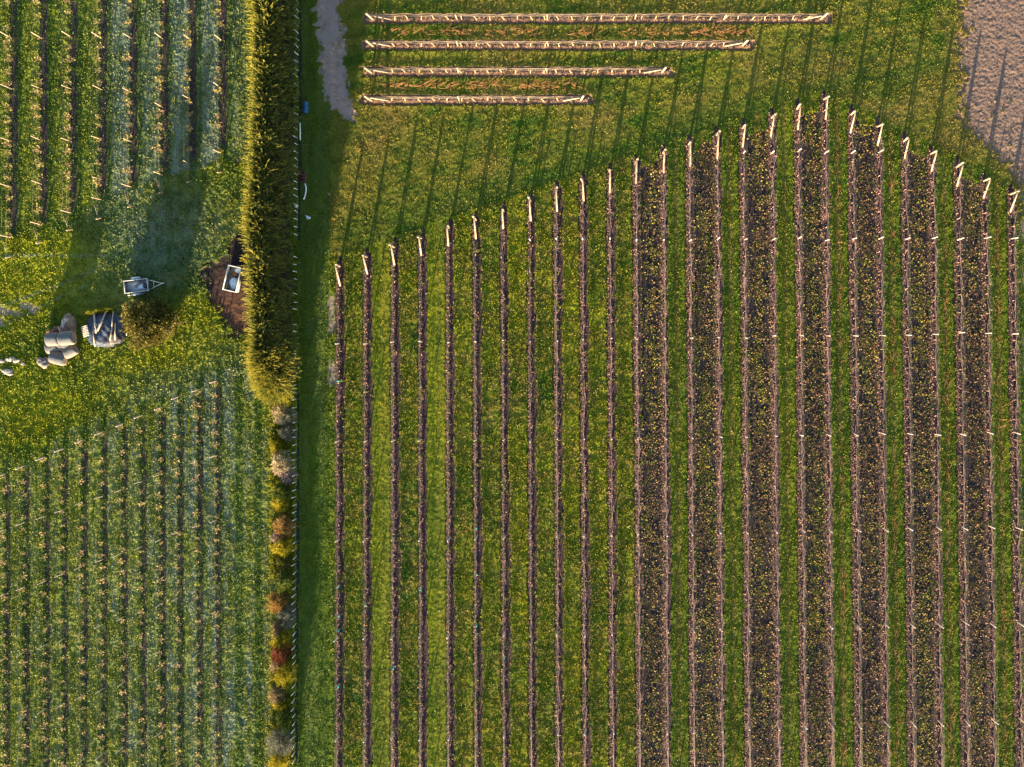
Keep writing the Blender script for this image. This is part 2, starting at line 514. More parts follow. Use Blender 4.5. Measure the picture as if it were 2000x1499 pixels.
def fields(X, Y):
    """class code, turf height and wear maps at world points"""
    U = X * S + CX
    V = CY - Y * S
    wob = (fbm(X, Y, 0.5, 5, 2) - 0.5) * 7.0
    wob2 = (fbm(X, Y, 2.2, 6, 3) - 0.5) * 26.0
    cls = np.zeros(X.shape, dtype=np.int16)
    mound = np.zeros_like(X)
    edge = np.zeros_like(X)                       # taller grass beside the strips
    rowid = np.full(X.shape, -1, dtype=np.int16)
    for i, e in enumerate(ENDS):
        d = U - row_x(i, V) + wob * 0.65
        wv = (vnoise(X, Y, 1.0, 3.0, 300 + i) - 0.5) * 5.0
        top = V - (e[1] - 20 + wob * 1.2)
        pair_l = any(i == a for a, b in PAIRS)
        pair_r = any(i == b for a, b in PAIRS)
        hi = 10.0 if not pair_r else 9.0
        hi = hi + wv
        lo = -8.5 + wv * 0.4
        tp = sstep(0, 22, top)
        s = (d > lo * (0.25 + 0.75 * tp) - wob * 0.3 * (1 - tp)) & (d < hi * (0.25 + 0.75 * tp)) & (top > 0)
        cls[s] = 1 + i
        dk = d + 2.5 + wob * 0.2
        m = np.clip(1 - np.where(dk < 0, -dk / 6.5, dk / 5.5), 0, 1) ** 0.85 * sstep(-8, 30, top)
        mound = np.maximum(mound, m)
        edge = np.maximum(edge, sstep(22, 11, np.abs(d - 0.8)) * sstep(-5, 20, top))
    tongue = np.zeros_like(X)
    for i, e in enumerate(ENDS):
        tongue = np.maximum(tongue, sstep(1.2, 0.3, np.hypot((U - e[0] + 2) / 9.0, (V - e[1] + 24) / 15.0) + wob * 0.06))
    for k, (a, b) in enumerate(PAIRS):
        xa, xb = row_x(a, V), row_x(b, V)
        t = np.clip((U - xa) / (xb - xa), 0, 1)
        vt = ENDS[a][1] + (ENDS[b][1] - ENDS[a][1]) * t + 14 + wob * 4
        s = (U > xa + 9 + wob * 0.6) & (U < xb - 7.5 + wob * 0.6) & (V > vt)
        cls[s] = 41 + k
    for k, (l, r, y) in enumerate(HROWS):
        d = V - y + wob * 0.5
        s = (d > -11.0) & (d < 8.5) & (U > l - 22 + wob * 2) & (U < r + 22 + wob * 2)
        cls[s] = 31 + k
        m = np.clip(1 - np.where(d < -1.5, -(d + 1.5) / 4.0, (d + 1.5) / 8.0), 0, 1) ** 0.8 * (U > l - 15) * (U < r + 15)
        mound = np.maximum(mound, m)
        edge = np.maximum(edge, sstep(22, 11, np.abs(d + 1)) * (U > l - 25) * (U < r + 25))
    s = in_poly(U + wob * 1.5 + wob2 * 0.35, V + wob * 1.2, TRACK)
    cls[s] = 51
    s = in_poly(U + wob * 0.8 + wob2 * 0.4, V + wob * 0.8 + wob2 * 0.3, YARD)
    cls[s] = 52
    s = in_poly(U + wob * 1.6 + wob2 * 0.8, V + wob * 1.6 + wob2 * 0.8, PATCH)
    cls[s] = 53
    xm = 583.5 - 0.0045 * V
    s = (np.abs(U - xm - 2 + wob * 0.5) < 3.2 + wob * 0.5) & ((V > 770) | (V < 470))
    cls[s] = 54
    # ---- zones of the turf
    right = sstep(640, 655, U)
    n1 = fbm(X, Y, 1.1, 21, 3)
    n2 = fbm(X, Y, 0.35, 22, 2)
    n3 = fbm(X, Y, 5.0, 23, 3)
    st = fbm(X, Y, 0.30, 24, 3, 1.0, 14.0)        # streaks along the rows
    st2 = fbm(X, Y, 0.9, 25, 2, 1.0, 20.0)
    lime = 0.30 + 0.7 * (n1 - 0.5) + 0.5 * (n2 - 0.5)
    dry = np.zeros_like(X)
    dew = np.zeros_like(X)
    bare = np.zeros_like(X)
    worn_ = np.zeros_like(X)
    rough = np.ones_like(X)
    fl = np.ones_like(X)                          # leaf density
    # headland between the two vine blocks
    line = np.interp(U, [600, 664, 1191, 1608, 1972, 2100], [540, 505, 322, 180, 365, 420])
    head = sstep(10, -18, V - line + wob) * right
    dry = np.maximum(dry, head * np.clip(0.52 + 1.5 * (n3 - 0.5) + 0.6 * (n1 - 0.5), 0, 1))
    lime = np.where(head > 0.5, 0.36 + 0.5 * (n1 - 0.5) + 0.4 * (n3 - 0.5), lime)
    rough = np.where(head > 0.5, 0.62, rough)
    # wheel tracks and worn ground on the headland
    for (pts, wd, st_) in (([(1100, 318), (1250, 262), (1400, 205), (1520, 178), (1640, 150), (1770, 132)], 5, 0.5),
                           ([(1100, 300), (1250, 240), (1400, 180), (1500, 150), (1640, 118), (1760, 95)], 5, 0.4),
                           ([(690, 245), (720, 272), (760, 292), (830, 310), (960, 308), (1060, 290), (1200, 240)], 6, 0.35),
                           ([(700, 235), (770, 260), (900, 276), (1040, 262), (1180, 220)], 6, 0.3)):
        px = [p[0] for p in pts]
        py = [p[1] for p in pts]
        dd = np.abs(V - np.interp(U, px, py) + wob * 0.5)
        worn_ = np.maximum(worn_, 1.3 * st_ * sstep(wd + 4, wd - 3, dd) * sstep(px[0] - 30, px[0] + 30, U) * sstep(px[-1] + 20, px[-1] - 40, U) * (0.4 + n1))
    pale = sstep(34, 12, np.hypot((U - 1475) * 0.75, V - 143) + wob * 2.2)
    worn_ = np.maximum(worn_, pale * 0.95)
    dry = np.maximum(dry, pale * 0.7)
    p2 = sstep(9, 3, np.abs(V - (168 - (U - 1640) * 0.2)) + wob) * sstep(1625, 1650, U) * sstep(1780, 1745, U)
    worn_ = np.maximum(worn_, p2 * (0.5 + 0.7 * n2))
    q3 = sstep(0.62, 0.75, fbm(X, Y, 1.8, 27, 3)) * sstep(20, -30, V - line)
    worn_ = np.maximum(worn_, right * q3 * 0.6)
    q4 = sstep(60, 5, np.abs(U - 1850 + wob2)) * sstep(360, 250, V) * np.clip(n1 * 1.5 - 0.3, 0, 1)
    dry = np.maximum(dry, q4 * 0.9)
    worn_ = np.maximum(worn_, tongue * 0.75)
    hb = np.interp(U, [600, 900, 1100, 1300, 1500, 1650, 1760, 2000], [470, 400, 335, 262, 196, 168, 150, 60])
    shade_band = head * sstep(44, 8, np.abs(V - hb + wob2)) * (0.5 + n1)  # soft broad shadow across the headland, painted as darker turf colour
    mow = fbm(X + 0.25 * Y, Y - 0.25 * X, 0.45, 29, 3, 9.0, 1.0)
    lime = np.where(head > 0.5, np.clip(lime + 0.9 * (mow - 0.5), 0, 1) * (1 - 0.75 * np.clip(shade_band, 0, 1)), lime)
    dry = np.where(head > 0.5, np.clip(dry + 0.7 * (mow - 0.5), 0, 1) * (1 - 0.6 * np.clip(shade_band, 0, 1)), dry)
    # alleys of the right block
    for i in range(len(ENDS)):
        xa = row_x(i, V)
        xb = row_x(i + 1, V) if i + 1 < len(ENDS) else xa + 54
        inn = (U > xa) & (U < xb) & (V > line - 5)
        t = (U - xa) / np.maximum(xb - xa, 1)
        ao = ((i * 0.618) % 1.0 - 0.5)
        if i in (1, 3):
            lime = np.where(inn, 0.50 + 0.9 * (st - 0.5) + 0.55 * (n3 - 0.5), lime)
            dry = np.where(inn, np.clip(0.45 * sstep(0.22, 0.0, np.abs(t - 0.62)) * st * 1.3, 0, 1), dry)
            rough = np.where(inn, 0.6, rough)
            fl = np.where(inn, 0.55, fl)
        elif i < 11:
            lime = np.where(inn, 0.56 + 0.30 * ao + 0.75 * (n2 - 0.5) + 0.9 * (n3 - 0.5) + 0.4 * (st2 - 0.5), lime)
            dry = np.where(inn, np.clip(0.12 + 1.3 * (n2 - 0.45) + (n1 - 0.45) * 1.2, 0, 0.75) * sstep(0.55, 0.2, np.abs(t - 0.5)), dry)
            worn_ = np.where(inn, np.clip((n3 - 0.50) * 3.0, 0, 0.7) * sstep(0.30, 0.05, np.abs(t - (0.72 if i % 2 else 0.80))) * (0.4 + n1), worn_)
            rough = np.where(inn, 0.95, rough)
            fl = np.where(inn, 1.6, fl)
        else:
            lime = np.where(inn, 0.26 + 0.14 * ao + 0.4 * (n3 - 0.5) + 0.35 * (n2 - 0.5) + 0.2 * (st - 0.5), lime)
            dry = np.where(inn, np.clip(0.8 * sstep(0.2, 0.02, np.abs(t - 0.5)) * (0.2 + n1), 0, 1), dry)
            rough = np.where(inn, 0.8, rough)
            if i >= 18:
                worn_ = np.where(inn, np.clip((n1 - 0.35) * 1.2, 0, 0.6) * sstep(0.2, 0.05, np.abs(t - 0.5)), bare)
    # grass among the mulch of some pairs
    # lane beside the hedge
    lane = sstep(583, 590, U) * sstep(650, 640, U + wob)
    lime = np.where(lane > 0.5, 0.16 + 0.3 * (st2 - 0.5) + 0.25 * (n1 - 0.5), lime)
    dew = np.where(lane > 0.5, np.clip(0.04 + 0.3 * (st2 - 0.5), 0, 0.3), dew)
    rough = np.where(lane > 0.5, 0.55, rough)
    worn = sstep(11, 4, np.abs(U - 648 + wob)) * (sstep(570, 590, V) * sstep(660, 640, V) + sstep(700, 715, V) * sstep(760, 740, V))
    worn_ = np.maximum(worn_, worn * 0.8)
    # left fields
    left = U < 583
    up = left & (V < np.interp(U, [0, 432], [470, 300]) + 10 + wob2 * 1.6)
    low = left & (V > np.interp(U, [0, 424], [915, 735]) - 8 + wob2 * 2.2)
    mid = left & ~up & ~low
    lime = np.where(up, 0.30 + 0.8 * (st - 0.5) + 0.4 * (n2 - 0.5), lime)
    dd = np.interp(U, [0, 190, 215, 250, 262, 330, 345, 420, 432, 470, 520], [0.08, 0.12, 0.75, 0.85, 0.65, 0.75, 1.0, 1.0, 0.75, 0.35, 0.05])
    dew = np.where(up, np.clip(dd * (0.35 + 1.0 * st) + 0.3 * (n1 - 0.5) * dd, 0, 1), dew)
    c2 = sstep(-90, 20, V - np.interp(U, [0, 424], [915, 735])) * sstep(130, 330, U)
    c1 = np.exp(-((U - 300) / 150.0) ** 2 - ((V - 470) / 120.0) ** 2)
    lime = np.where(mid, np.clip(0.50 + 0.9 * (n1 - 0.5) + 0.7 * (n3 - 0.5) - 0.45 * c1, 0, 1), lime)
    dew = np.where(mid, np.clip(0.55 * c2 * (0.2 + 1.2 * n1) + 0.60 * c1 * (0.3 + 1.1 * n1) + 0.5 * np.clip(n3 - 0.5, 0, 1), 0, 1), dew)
    for (gx_, gy_, rx_, ry_, am) in ((40, 540, 150, 75, 0.45), (390, 620, 75, 60, 0.5), (60, 790, 130, 50, 0.45), (300, 700, 90, 22, 0.5), (110, 480, 70, 40, 0.3)):
        gq = np.exp(-((U - gx_) / rx_) ** 2 - ((V - gy_) / ry_) ** 2)
        lime = np.where(mid, np.clip(lime + am * gq * (0.4 + 1.2 * n1), 0, 1), lime)
        dew = np.where(mid, dew * (1 - 0.9 * np.clip(gq, 0, 1)), dew)
    rough = np.where(mid, 1.3, rough)
    for (pts, st_) in (([(0, 600), (110, 560), (250, 500), (330, 470), (390, 440)], 0.55), ([(0, 640), (60, 610), (120, 580), (200, 545)], 0.4),
                       ([(240, 500), (330, 480), (400, 450)], 0.5)):
        px = [p[0] for p in pts]
        py = [p[1] for p in pts]
        q = np.abs(V - np.interp(U, px, py) + wob * 0.4)
        dew = np.maximum(dew, left * st_ * sstep(5, 1.5, q) * sstep(px[-1] + 10, px[-1] - 30, U) * (0.3 + n2))
    for (bx, by, rx, ry) in ((8, 610, 14, 9), (52, 598, 14, 7), (30, 612, 12, 5), (68, 606, 10, 8), (0, 630, 7, 9)):
        worn_ = np.maximum(worn_, 0.8 * sstep(1.3, 0.7, np.hypot((U - bx) / rx, (V - by) / ry) + wob * 0.05))
    a1 = np.interp(U, [0, 60, 120, 330, 430, 480, 540, 580], [0.16, 0.19, 0.18, 0.30, 0.44, 0.32, 0.18, 0.0])
    patchy = np.clip(1.6 * np.exp(-((U - 400) / 60.0) ** 2 - ((V - 850) / 110.0) ** 2) + 1.6 * np.exp(-((U - 485) / 32.0) ** 2 - ((V - 1360) / 60.0) ** 2), 0, 1)
    dew = np.where(low, np.clip((a1 + 0.45 * patchy) * 2.2 * np.clip(st * 1.6 - 0.3, 0, 1) * (0.4 + 1.2 * n1), 0, 1), dew)
    lime = np.where(low, 0.52 + 0.5 * sstep(505, 560, U) + 0.7 * (st - 0.5) + 0.6 * (n2 - 0.5) + 0.3 * (n3 - 0.5), lime)
    rough = np.where(low, 1.1, rough)
    for (xs, sp, msk) in ((UPL_X, 58.5, up), (LOW_X, 37.8, low)):
        tt_ = ((U - xs[0]) / sp) % 1.0
        bid = np.floor((U - xs[0]) / sp)
        kk = 0.5 + 0.5 * np.sin(bid * 2.3 + 0.7)
        band = sstep(0.30, 0.42, tt_) * sstep(1.0, 0.90, tt_)
        mid_ = sstep(0.16, 0.05, np.abs(tt_ - 0.66))
        lime = np.where(msk, np.clip(lime * (0.30 + 0.85 * band) + band * (0.12 + 0.16 * kk) * (0.5 + st) - 0.10 * mid_ * kk, 0, 1), lime)
        dew = np.where(msk, dew * (0.25 + 0.9 * band), dew)
    # dark worn line under each young vine row
    for x, ye in zip(UPL_X, UPL_END):
        q = U - x - 4.5 + wob * 0.7
        bare = np.maximum(bare, up * 1.0 * sstep(10.5, 5.5, np.abs(q)) * sstep(ye + 10, ye - 25, V) * np.clip(0.45 + 1.1 * n1, 0, 1))
    for x, ye in zip(LOW_X, LOW_END):
        q = U - x - 4.5 + wob * 0.6
        bare = np.maximum(bare, low * 0.95 * sstep(7.5, 3.5, np.abs(q)) * sstep(ye - 5, ye + 25, V) * np.clip(0.1 + 1.5 * n1, 0, 1))
    stripg = left * sstep(522, 534, U) * sstep(765, 790, V)
    lime = np.maximum(lime, stripg * (0.5 + 0.6 * n1))
    bare = np.where(cls == 53, np.clip(sstep(585, 520, V + wob2 * 1.5) + sstep(425, 405, U + wob * 2), 0, 1), bare)
    lime = np.clip(lime, 0, 1)
    # sides of the soil strips are freshly green
    fine = vnoise(X, Y, 0.16, 1.3, 71) * 0.6 + vnoise(X, Y, 0.2, 0.2, 72) * 0.6
    dew = dew * np.clip(2.1 * fine - 0.22, 0, 1.3)
    # ---- height
    soft = (cls == 0).astype(np.float32)
    return dict(U=U, V=V, cls=cls, mound=mound, edge=edge * soft, lime=lime, dry=np.clip(dry, 0, 1), dew=np.clip(dew, 0, 1),
                bare=np.clip(bare, 0, 1), worn=np.clip(worn_, 0, 1), rough=rough, fl=fl, lane=lane, head=head, low=low, up=up, mid=mid)


def blur(a, n):
    for ax in (0, 1):
        c = np.cumsum(np.concatenate([np.zeros_like(np.take(a, [0], ax)), a], ax), ax)
        m = a.shape[ax]
        i1 = np.clip(np.arange(m) + n + 1, 0, m)
        i0 = np.clip(np.arange(m) - n, 0, m)
        a = (np.take(c, i1, ax) - np.take(c, i0, ax)) / (2 * n + 1)
    return a


F = fields(GX, GY)
# grass and bare earth run into one another along their borders
fr = 0.55 * vnoise(GX, GY, 0.28, 0.28, 81) + 0.45 * vnoise(GX, GY, 0.7, 0.7, 82)
for code, rad, amp in ((51, 8, 1.1), (52, 13, 1.3), (53, 9, 1.3)):
    yb = blur(blur((F['cls'] == code).astype(np.float32), rad), rad // 2)
    new = (yb + amp * (fr - 0.5) > 0.5) & (yb > 0.04)
    F['cls'] = np.where((F['cls'] == code) & ~new, 0, np.where((F['cls'] == 0) & new, code, F['cls'])).astype(np.int16)
    if code == 52:
        F['dry'] = np.clip(np.maximum(F['dry'], (yb > 0.01) * np.clip(0.35 + yb * 1.4, 0, 1)), 0, 1)
        F['border'] = np.clip(1.35 - yb * 1.3, 0, 1)
gr = (F['cls'] == 0).astype(np.float32)
g1 = fbm(GX, GY, 0.55, 41, 2)
g2 = fbm(GX, GY, 0.22, 42, 2)
jit = np.random.default_rng(43).random(GX.shape).astype(np.float32)
turf = 0.055 + 0.075 * (g1 - 0.5) + 0.10 * (g2 - 0.5) + 0.06 * (jit - 0.5)
HGT = gr * np.clip(1 - 0.6 * F['bare'] - 0.6 * F['worn'], 0.2, 1) * (0.03 + F['rough'] * turf + 0.05 * F['edge'])
soilh = 0.17 * F['mound'] + 0.035 * (g2 - 0.5) + 0.025 * (jit - 0.5)
HGT = np.where(F['cls'] > 0, soilh, HGT)
hs = (F['cls'] == 52)
HGT = np.where(hs, 0.05 * (g1 - 0.5) + 0.06 * (g2 - 0.5) + 0.05 * (jit - 0.5), HGT)
HGT = np.where(F['cls'] == 51, 0.015 * (g1 - 0.5) + 0.012 * (jit - 0.5), HGT)
HGT = HGT.astype(np.float32) + (fbm(GX, GY, 9.0, 44, 2) - 0.5) * 0.12


def ground_z(x, y):
    i = int(round((x - X0) / STEP))
    j = int(round((y - Y0) / STEP))
    if 0 <= i < GX.shape[1] and 0 <= j < GX.shape[0]:
        return float(HGT[j, i])
    return 0.0


NXV = GX.shape[1]
cc = F['cls'][:-1, :-1]
vid = np.arange(GX.size, dtype=np.int32).reshape(GX.shape)
quad_all = np.stack([vid[:-1, :-1], vid[:-1, 1:], vid[1:, 1:], vid[1:, :-1]], -1)
P_ALL = np.stack([GX.ravel(), GY.ravel(), HGT.ravel()], -1)
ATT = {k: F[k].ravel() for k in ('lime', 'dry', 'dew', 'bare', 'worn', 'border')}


def cut(name, code, mat, label, cat, attrs=False):
    q = quad_all[cc == code]
    if len(q) == 0:
        return None
    used, inv = np.unique(q.ravel(), return_inverse=True)
    me = np_mesh(name, P_ALL[used], inv.reshape(-1, 4), None, mat, {k: v[used] for k, v in ATT.items()} if attrs else None)
    return tag(link(name, me), label, cat, None, 'structure')


ORD = ['first', 'second', 'third', 'fourth', 'fifth', 'sixth', 'seventh', 'eighth', 'ninth', 'tenth', 'eleventh', 'twelfth', 'thirteenth',
       'fourteenth', 'fifteenth', 'sixteenth', 'seventeenth', 'eighteenth', 'nineteenth', 'twentieth', 'twenty-first', 'twenty-second',
       'twenty-third', 'twenty-fourth', 'twenty-fifth', 'twenty-sixth']
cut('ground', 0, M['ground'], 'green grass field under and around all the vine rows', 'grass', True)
for i in range(26):
    cut('soil_strip', 1 + i, M['soil'], 'brown bare soil strip under the long vine row, %s from the hedge lane' % ORD[i], 'soil strip')
for i in range(4):
    cut('soil_strip', 31 + i, M['soil_light'], 'brown soil strip under the %s crosswise vine row from the top' % ORD[i], 'soil strip')
for i in range(7):
    cut('mulch_strip', 41 + i, M['litter_soil'], 'dark leaf strewn mulch between two long rows, %s such band from the hedge lane' % ORD[i], 'mulch')
cut('dirt_track', 51, M['track'], 'grey dirt track beside the hedge lane, ending at the headland', 'track')
cut('bare_field', 52, M['yard'], 'pinkish brown bare earth in the upper right corner', 'bare earth', True)
cut('dirt_patch', 53, M['patch'], 'dark reddish bare soil around the white bin by the hedge', 'bare soil', True)
cut('weed_mat', 54, M['weedmat'], 'dark narrow strip of weed mat under the white stakes', 'weed mat')
# far land out to the horizon, with a hole for the detailed field
R_ = 3000.0
ov = [(X0, Y0, 0), (gx[-1], Y0, 0), (gx[-1], gy[-1], 0), (X0, gy[-1], 0), (-R_, -R_, 0), (R_, -R_, 0), (R_, R_, 0), (-R_, R_, 0)]
ov = np.array(ov, dtype=np.float32)
ov[:, 2] = 0.02
oq = [(4, 5, 1, 0), (5, 6, 2, 1), (6, 7, 3, 2), (7, 4, 0, 3)]
tag(link('field_beyond', np_mesh('field_beyond', ov, oq, None, M['ground'], {'lime': np.full(8, .3), 'dry': np.full(8, .2), 'dew': np.full(8, .1), 'bare': np.zeros(8), 'worn': np.zeros(8), 'border': np.zeros(8)})),
    'open grass land beyond the edge of the vineyard', 'field', None, 'structure')


# ------------------------------------------------------------------ leaf scatter
def leaf_quads(C, size, aspect, pitch, yaw, attrs):
    """kite shaped leaves rooted at C, rising by pitch towards yaw"""
    n = len(C)
    ln = size * aspect
    cy, sy, cp, sp = np.cos(yaw), np.sin(yaw), np.cos(pitch), np.sin(pitch)
    d = np.stack([cy * cp, sy * cp, sp], -1)
    s = np.stack([-sy, cy, np.zeros(n)], -1)
    v = np.empty((n, 4, 3), dtype=np.float32)
    v[:, 0] = C
    v[:, 1] = C + d * (ln * 0.55)[:, None] + s * (size * 0.5)[:, None]
    v[:, 2] = C + d * ln[:, None]
    v[:, 3] = C + d * (ln * 0.55)[:, None] - s * (size * 0.5)[:, None]
    q = np.arange(n * 4, dtype=np.int32).reshape(n, 4)
    return v.reshape(-1, 3), q, {k: np.repeat(a, 4) for k, a in attrs.items()}


def pick(weight, n, seed):
    """n random points with density following weight on the grid"""
    r = np.random.default_rng(seed)
    w = weight.ravel().astype(np.float64)
    cdf = np.cumsum(w)
    idx = np.searchsorted(cdf, r.random(n) * cdf[-1])
    idx = np.clip(idx, 0, w.size - 1)
    x = GX.ravel()[idx] + (r.random(n) - 0.5) * STEP
    y = GY.ravel()[idx] + (r.random(n) - 0.5) * STEP
    return idx, x.astype(np.float32), y.astype(np.float32), r


view = (F['U'] > -70) & (F['U'] < 2070) & (F['V'] > -70) & (F['V'] < 1570)
clump = np.clip(fbm(GX, GY, 0.45, 51, 2) * 2.6 - 0.8, 0.05, 1.5)
wt = gr * view * (1 - 0.75 * F['bare']) * (1 - 0.92 * F['worn']) * F['fl'] * clump * np.clip(0.55 + 0.5 * F['rough'], 0, 1.3)
grb = blur(gr, 6)
wt = wt + view * (F['cls'] >= 51) * np.clip(grb * 1.5 - 0.1, 0, 1) * (fbm(GX, GY, 0.6, 57, 2) > 0.5) * 0.55
wt = wt + view * (F['cls'] == 52) * sstep(0.60, 0.72, fbm(GX, GY, 1.5, 58, 3)) * 0.12
wt = wt + view * (F['cls'] == 51) * sstep(0.62, 0.70, fbm(GX, GY, 0.7, 59, 3)) * 0.3
wt = wt + view * (F['cls'] >= 1) * (F['cls'] <= 34) * sstep(0.60, 0.72, fbm(GX, GY, 0.7, 60, 3)) * 0.6
for kk in (42, 44, 46):
    wt = wt + view * (F['cls'] == kk) * sstep(0.50, 0.66, fbm(GX, GY, 0.55, 64 + kk, 3, 1.0, 5.0)) * (0.55 if kk != 46 else 0.25)
wt = wt * np.clip(0.35 + 1.3 * fbm(GX, GY, 3.2, 65, 2), 0.4, 1.4)
idx, x, y, r = pick(wt, 820000, 61)
rg = F['rough'].ravel()[idx]
z = HGT.ravel()[idx] - 0.01
size = (0.040 + 0.072 * r.random(len(x)) ** 2) * (0.65 + 0.35 * rg)
pitch = np.radians(15 + 60 * r.random(len(x)))
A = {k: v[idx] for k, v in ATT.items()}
A['rnd'] = r.random(len(x)).astype(np.float32)
A['lime'] = np.clip(A['lime'] + 0.25 * (r.random(len(x)) - 0.5), 0, 1)
vq, qq, aq = leaf_quads(np.stack([x, y, z], -1), size, 1.3 + r.random(len(x)), pitch, r.random(len(x)) * 6.283, A)
tag(link('grass', np_mesh('grass', vq, qq, None, M['blades'], aq)), 'clover leaves and grass blades all over the green ground', 'grass', None, 'stuff')

# fallen leaves on the mulch
mul = ((F['cls'] >= 41) & (F['cls'] <= 47)) * view
cl = np.clip(fbm(GX, GY, 0.8, 52, 2) * 2.2 - 0.5, 0.15, 1.4)
rut = np.ones_like(GX)
for a, b in PAIRS:
    xa, xb = row_x(a, F['V']), row_x(b, F['V'])
    tq = (F['U'] - xa) / (xb - xa)
    for c0 in (0.26, 0.76):
        rut = np.where((tq > 0) & (tq < 1), rut * (1 - 0.75 * sstep(0.10, 0.03, np.abs(tq - c0))), rut)
idx, x, y, r = pick(mul * cl * rut, 62000, 62)
z = HGT.ravel()[idx] + 0.005
tone = np.clip(r.random(len(x)) * 0.75 + 0.55 * (fbm(x, y, 1.6, 53, 2, 1, 3) - 0.25), 0, 1)
vq, qq, aq = leaf_quads(np.stack([x, y, z], -1), 0.06 + 0.10 * r.random(len(x)), 1.0 + 0.6 * r.random(len(x)), np.radians(5 + 55 * r.random(len(x)) ** 1.3),
                        r.random(len(x)) * 6.283, {'rnd': tone})
tag(link('fallen_leaves', np_mesh('fallen_leaves', vq, qq, None, M['litter'], aq)), 'yellow and brown fallen leaves and weeds on the dark mulch', 'fallen leaves', None, 'stuff')

# bark crumbs on the strips and clods on the bare field
stp = (((F['cls'] >= 1) & (F['cls'] <= 34)) * 1.0) * view
idx, x, y, r = pick(stp * np.clip(F['mound'], 0.04, 1) ** 1.3, 120000, 63)
z = HGT.ravel()[idx] + 0.004
vq, qq, aq = leaf_quads(np.stack([x, y, z], -1), 0.03 + 0.055 * r.random(len(x)), 1.0 + 1.6 * r.random(len(x)), np.radians(5 + 50 * r.random(len(x))),
                        r.random(len(x)) * 6.283, {'rnd': r.random(len(x))})
tag(link('bark_crumbs', np_mesh('bark_crumbs', vq, qq, None, M['striplitter'], aq)), 'bark bits and dry leaves on the brown soil strips', 'plant litter', None, 'stuff')


# ------------------------------------------------------------------ trellis rows
def round_post(h, r, name, mat, sides=10, r2=None):
    b = MB()
    r2 = r if r2 is None else r2
    b.tube([(0, 0, -0.15), (0, 0, h - 0.03), (0, 0, h)], [r, r2, r2 * 0.8], sides)
    return b.mesh(name, mat)


ME_END = round_post(1.85, 0.098, 'end_post', M['wood'])
ME_LINE = round_post(1.6, 0.056, 'line_post', M['post'], 8)
_b = MB()
_b.tube([(0, 0, 1.55), (0, 0, 1.585), (0, 0, 1.60)], [0.062, 0.062, 0.04], 8)
ME_CAP = _b.mesh('post_cap', M['cap'])


def post_rows(i):
    """photo y of the line post bases in long row i"""
    t = (ENDS[i][0] - 664) / 1200.0
    out = []
    if i >= 15:
        out.append(299)
    if i >= 7:
        out.append(472 - 4 * t)
    for a, b in ((671, 651), (862, 845), (1052, 1028), (1241, 1214), (1436, 1403)):
        out.append(a + (b - a) * min(max(t, 0), 1))
    out.append(out[-1] + 190)
    return [v for v in out if v > ENDS[i][1] + 45]


def wire(parent, p, q, r=0.006):
    b = MB()
    n = 6
    pts = []
    for k in range(n + 1):
        t = k / n
        pts.append((p[0] + (q[0] - p[0]) * t, p[1] + (q[1] - p[1]) * t, p[2] + (q[2] - p[2]) * t))
    b.tube(pts, r, 4)
    return b.build('wire', M['wire'], parent)


for i, e in enumerate(ENDS):
    x, y = W(e[0], e[1])
    z = ground_z(x, y)
    root = empty('trellis_row', (x, y, z))
    tag(root, 'long trellis row with stout timber end post and brace, %s from the hedge lane' % ORD[i], 'trellis', 'long trellis rows below the headland')
    link('end_post', ME_END, root, (0, 0, 0), (random.uniform(-.07, .07), random.uniform(-.07, .07), random.random() * 6))
    fx, fy = W(e[2], e[3])
    b = MB()
    b.tube([(0.02, -0.1, 1.62), (fx - x, fy - y, 0.02)], [0.078, 0.085], 8)
    b.build('brace', M['wood'], root)
    for v in post_rows(i):
        px, py = W(row_x(i, v) + random.uniform(-1, 1), v + random.uniform(-2, 2))
        p = link('line_post', ME_LINE, root, (px - x, py - y, 0), (random.uniform(-.04, .04), random.uniform(-.04, .04), random.random() * 6))
        if random.random() < 0.75:
            link('post_cap', ME_CAP, p)
    xe, ye = W(row_x(i, 1590), 1590)
    for h in (0.95, 1.30, 1.62):
        wire(root, (0, 0, h), (xe - x, ye - y, h), 0.005)

# crosswise rows at the top
H_LINE = [[893, 1069, 1240, 1413], [895, 1071, 1241], [896, 1069], [897]]
ME_HLINE = round_post(1.55, 0.065, 'line_post', M['wood'], 8)
for k, (l, r_, yv) in enumerate(HROWS):
    x, y = W(l, yv)
    xe, ye = W(r_, yv - 1)
    root = empty('trellis_row', (x, y, 0))
    tag(root, 'crosswise trellis row of pale timber posts and wires, %s from the top edge' % ORD[k], 'trellis', 'crosswise trellis rows by the dirt track')
    lean = 0.16
    link('end_post', ME_END, root, (0, 0, 0), (0, -lean, 0))
    link('end_post', ME_END, root, (xe - x, ye - y, 0), (0, lean, 0))
    for (a, s_) in ((0.0, 1.0), (xe - x, -1.0)):
        b = MB()
        b.tube([(a + 0.1 * s_, 0, 1.15), (a + 1.75 * s_, 0, 0.02)], [0.065, 0.075], 8)
        b.build('brace', M['wood'], root)
    for u in H_LINE[k]:
        px, py = W(u, yv)
        link('line_post', ME_HLINE, root, (px - x, py - y, 0), (random.uniform(-.05, .05), random.uniform(-.05, .05), 0))
    for h in (0.95, 1.25, 1.5):
        wire(root, (-lean * h, 0, h), (xe - x + lean * h, ye - y, h), 0.007)


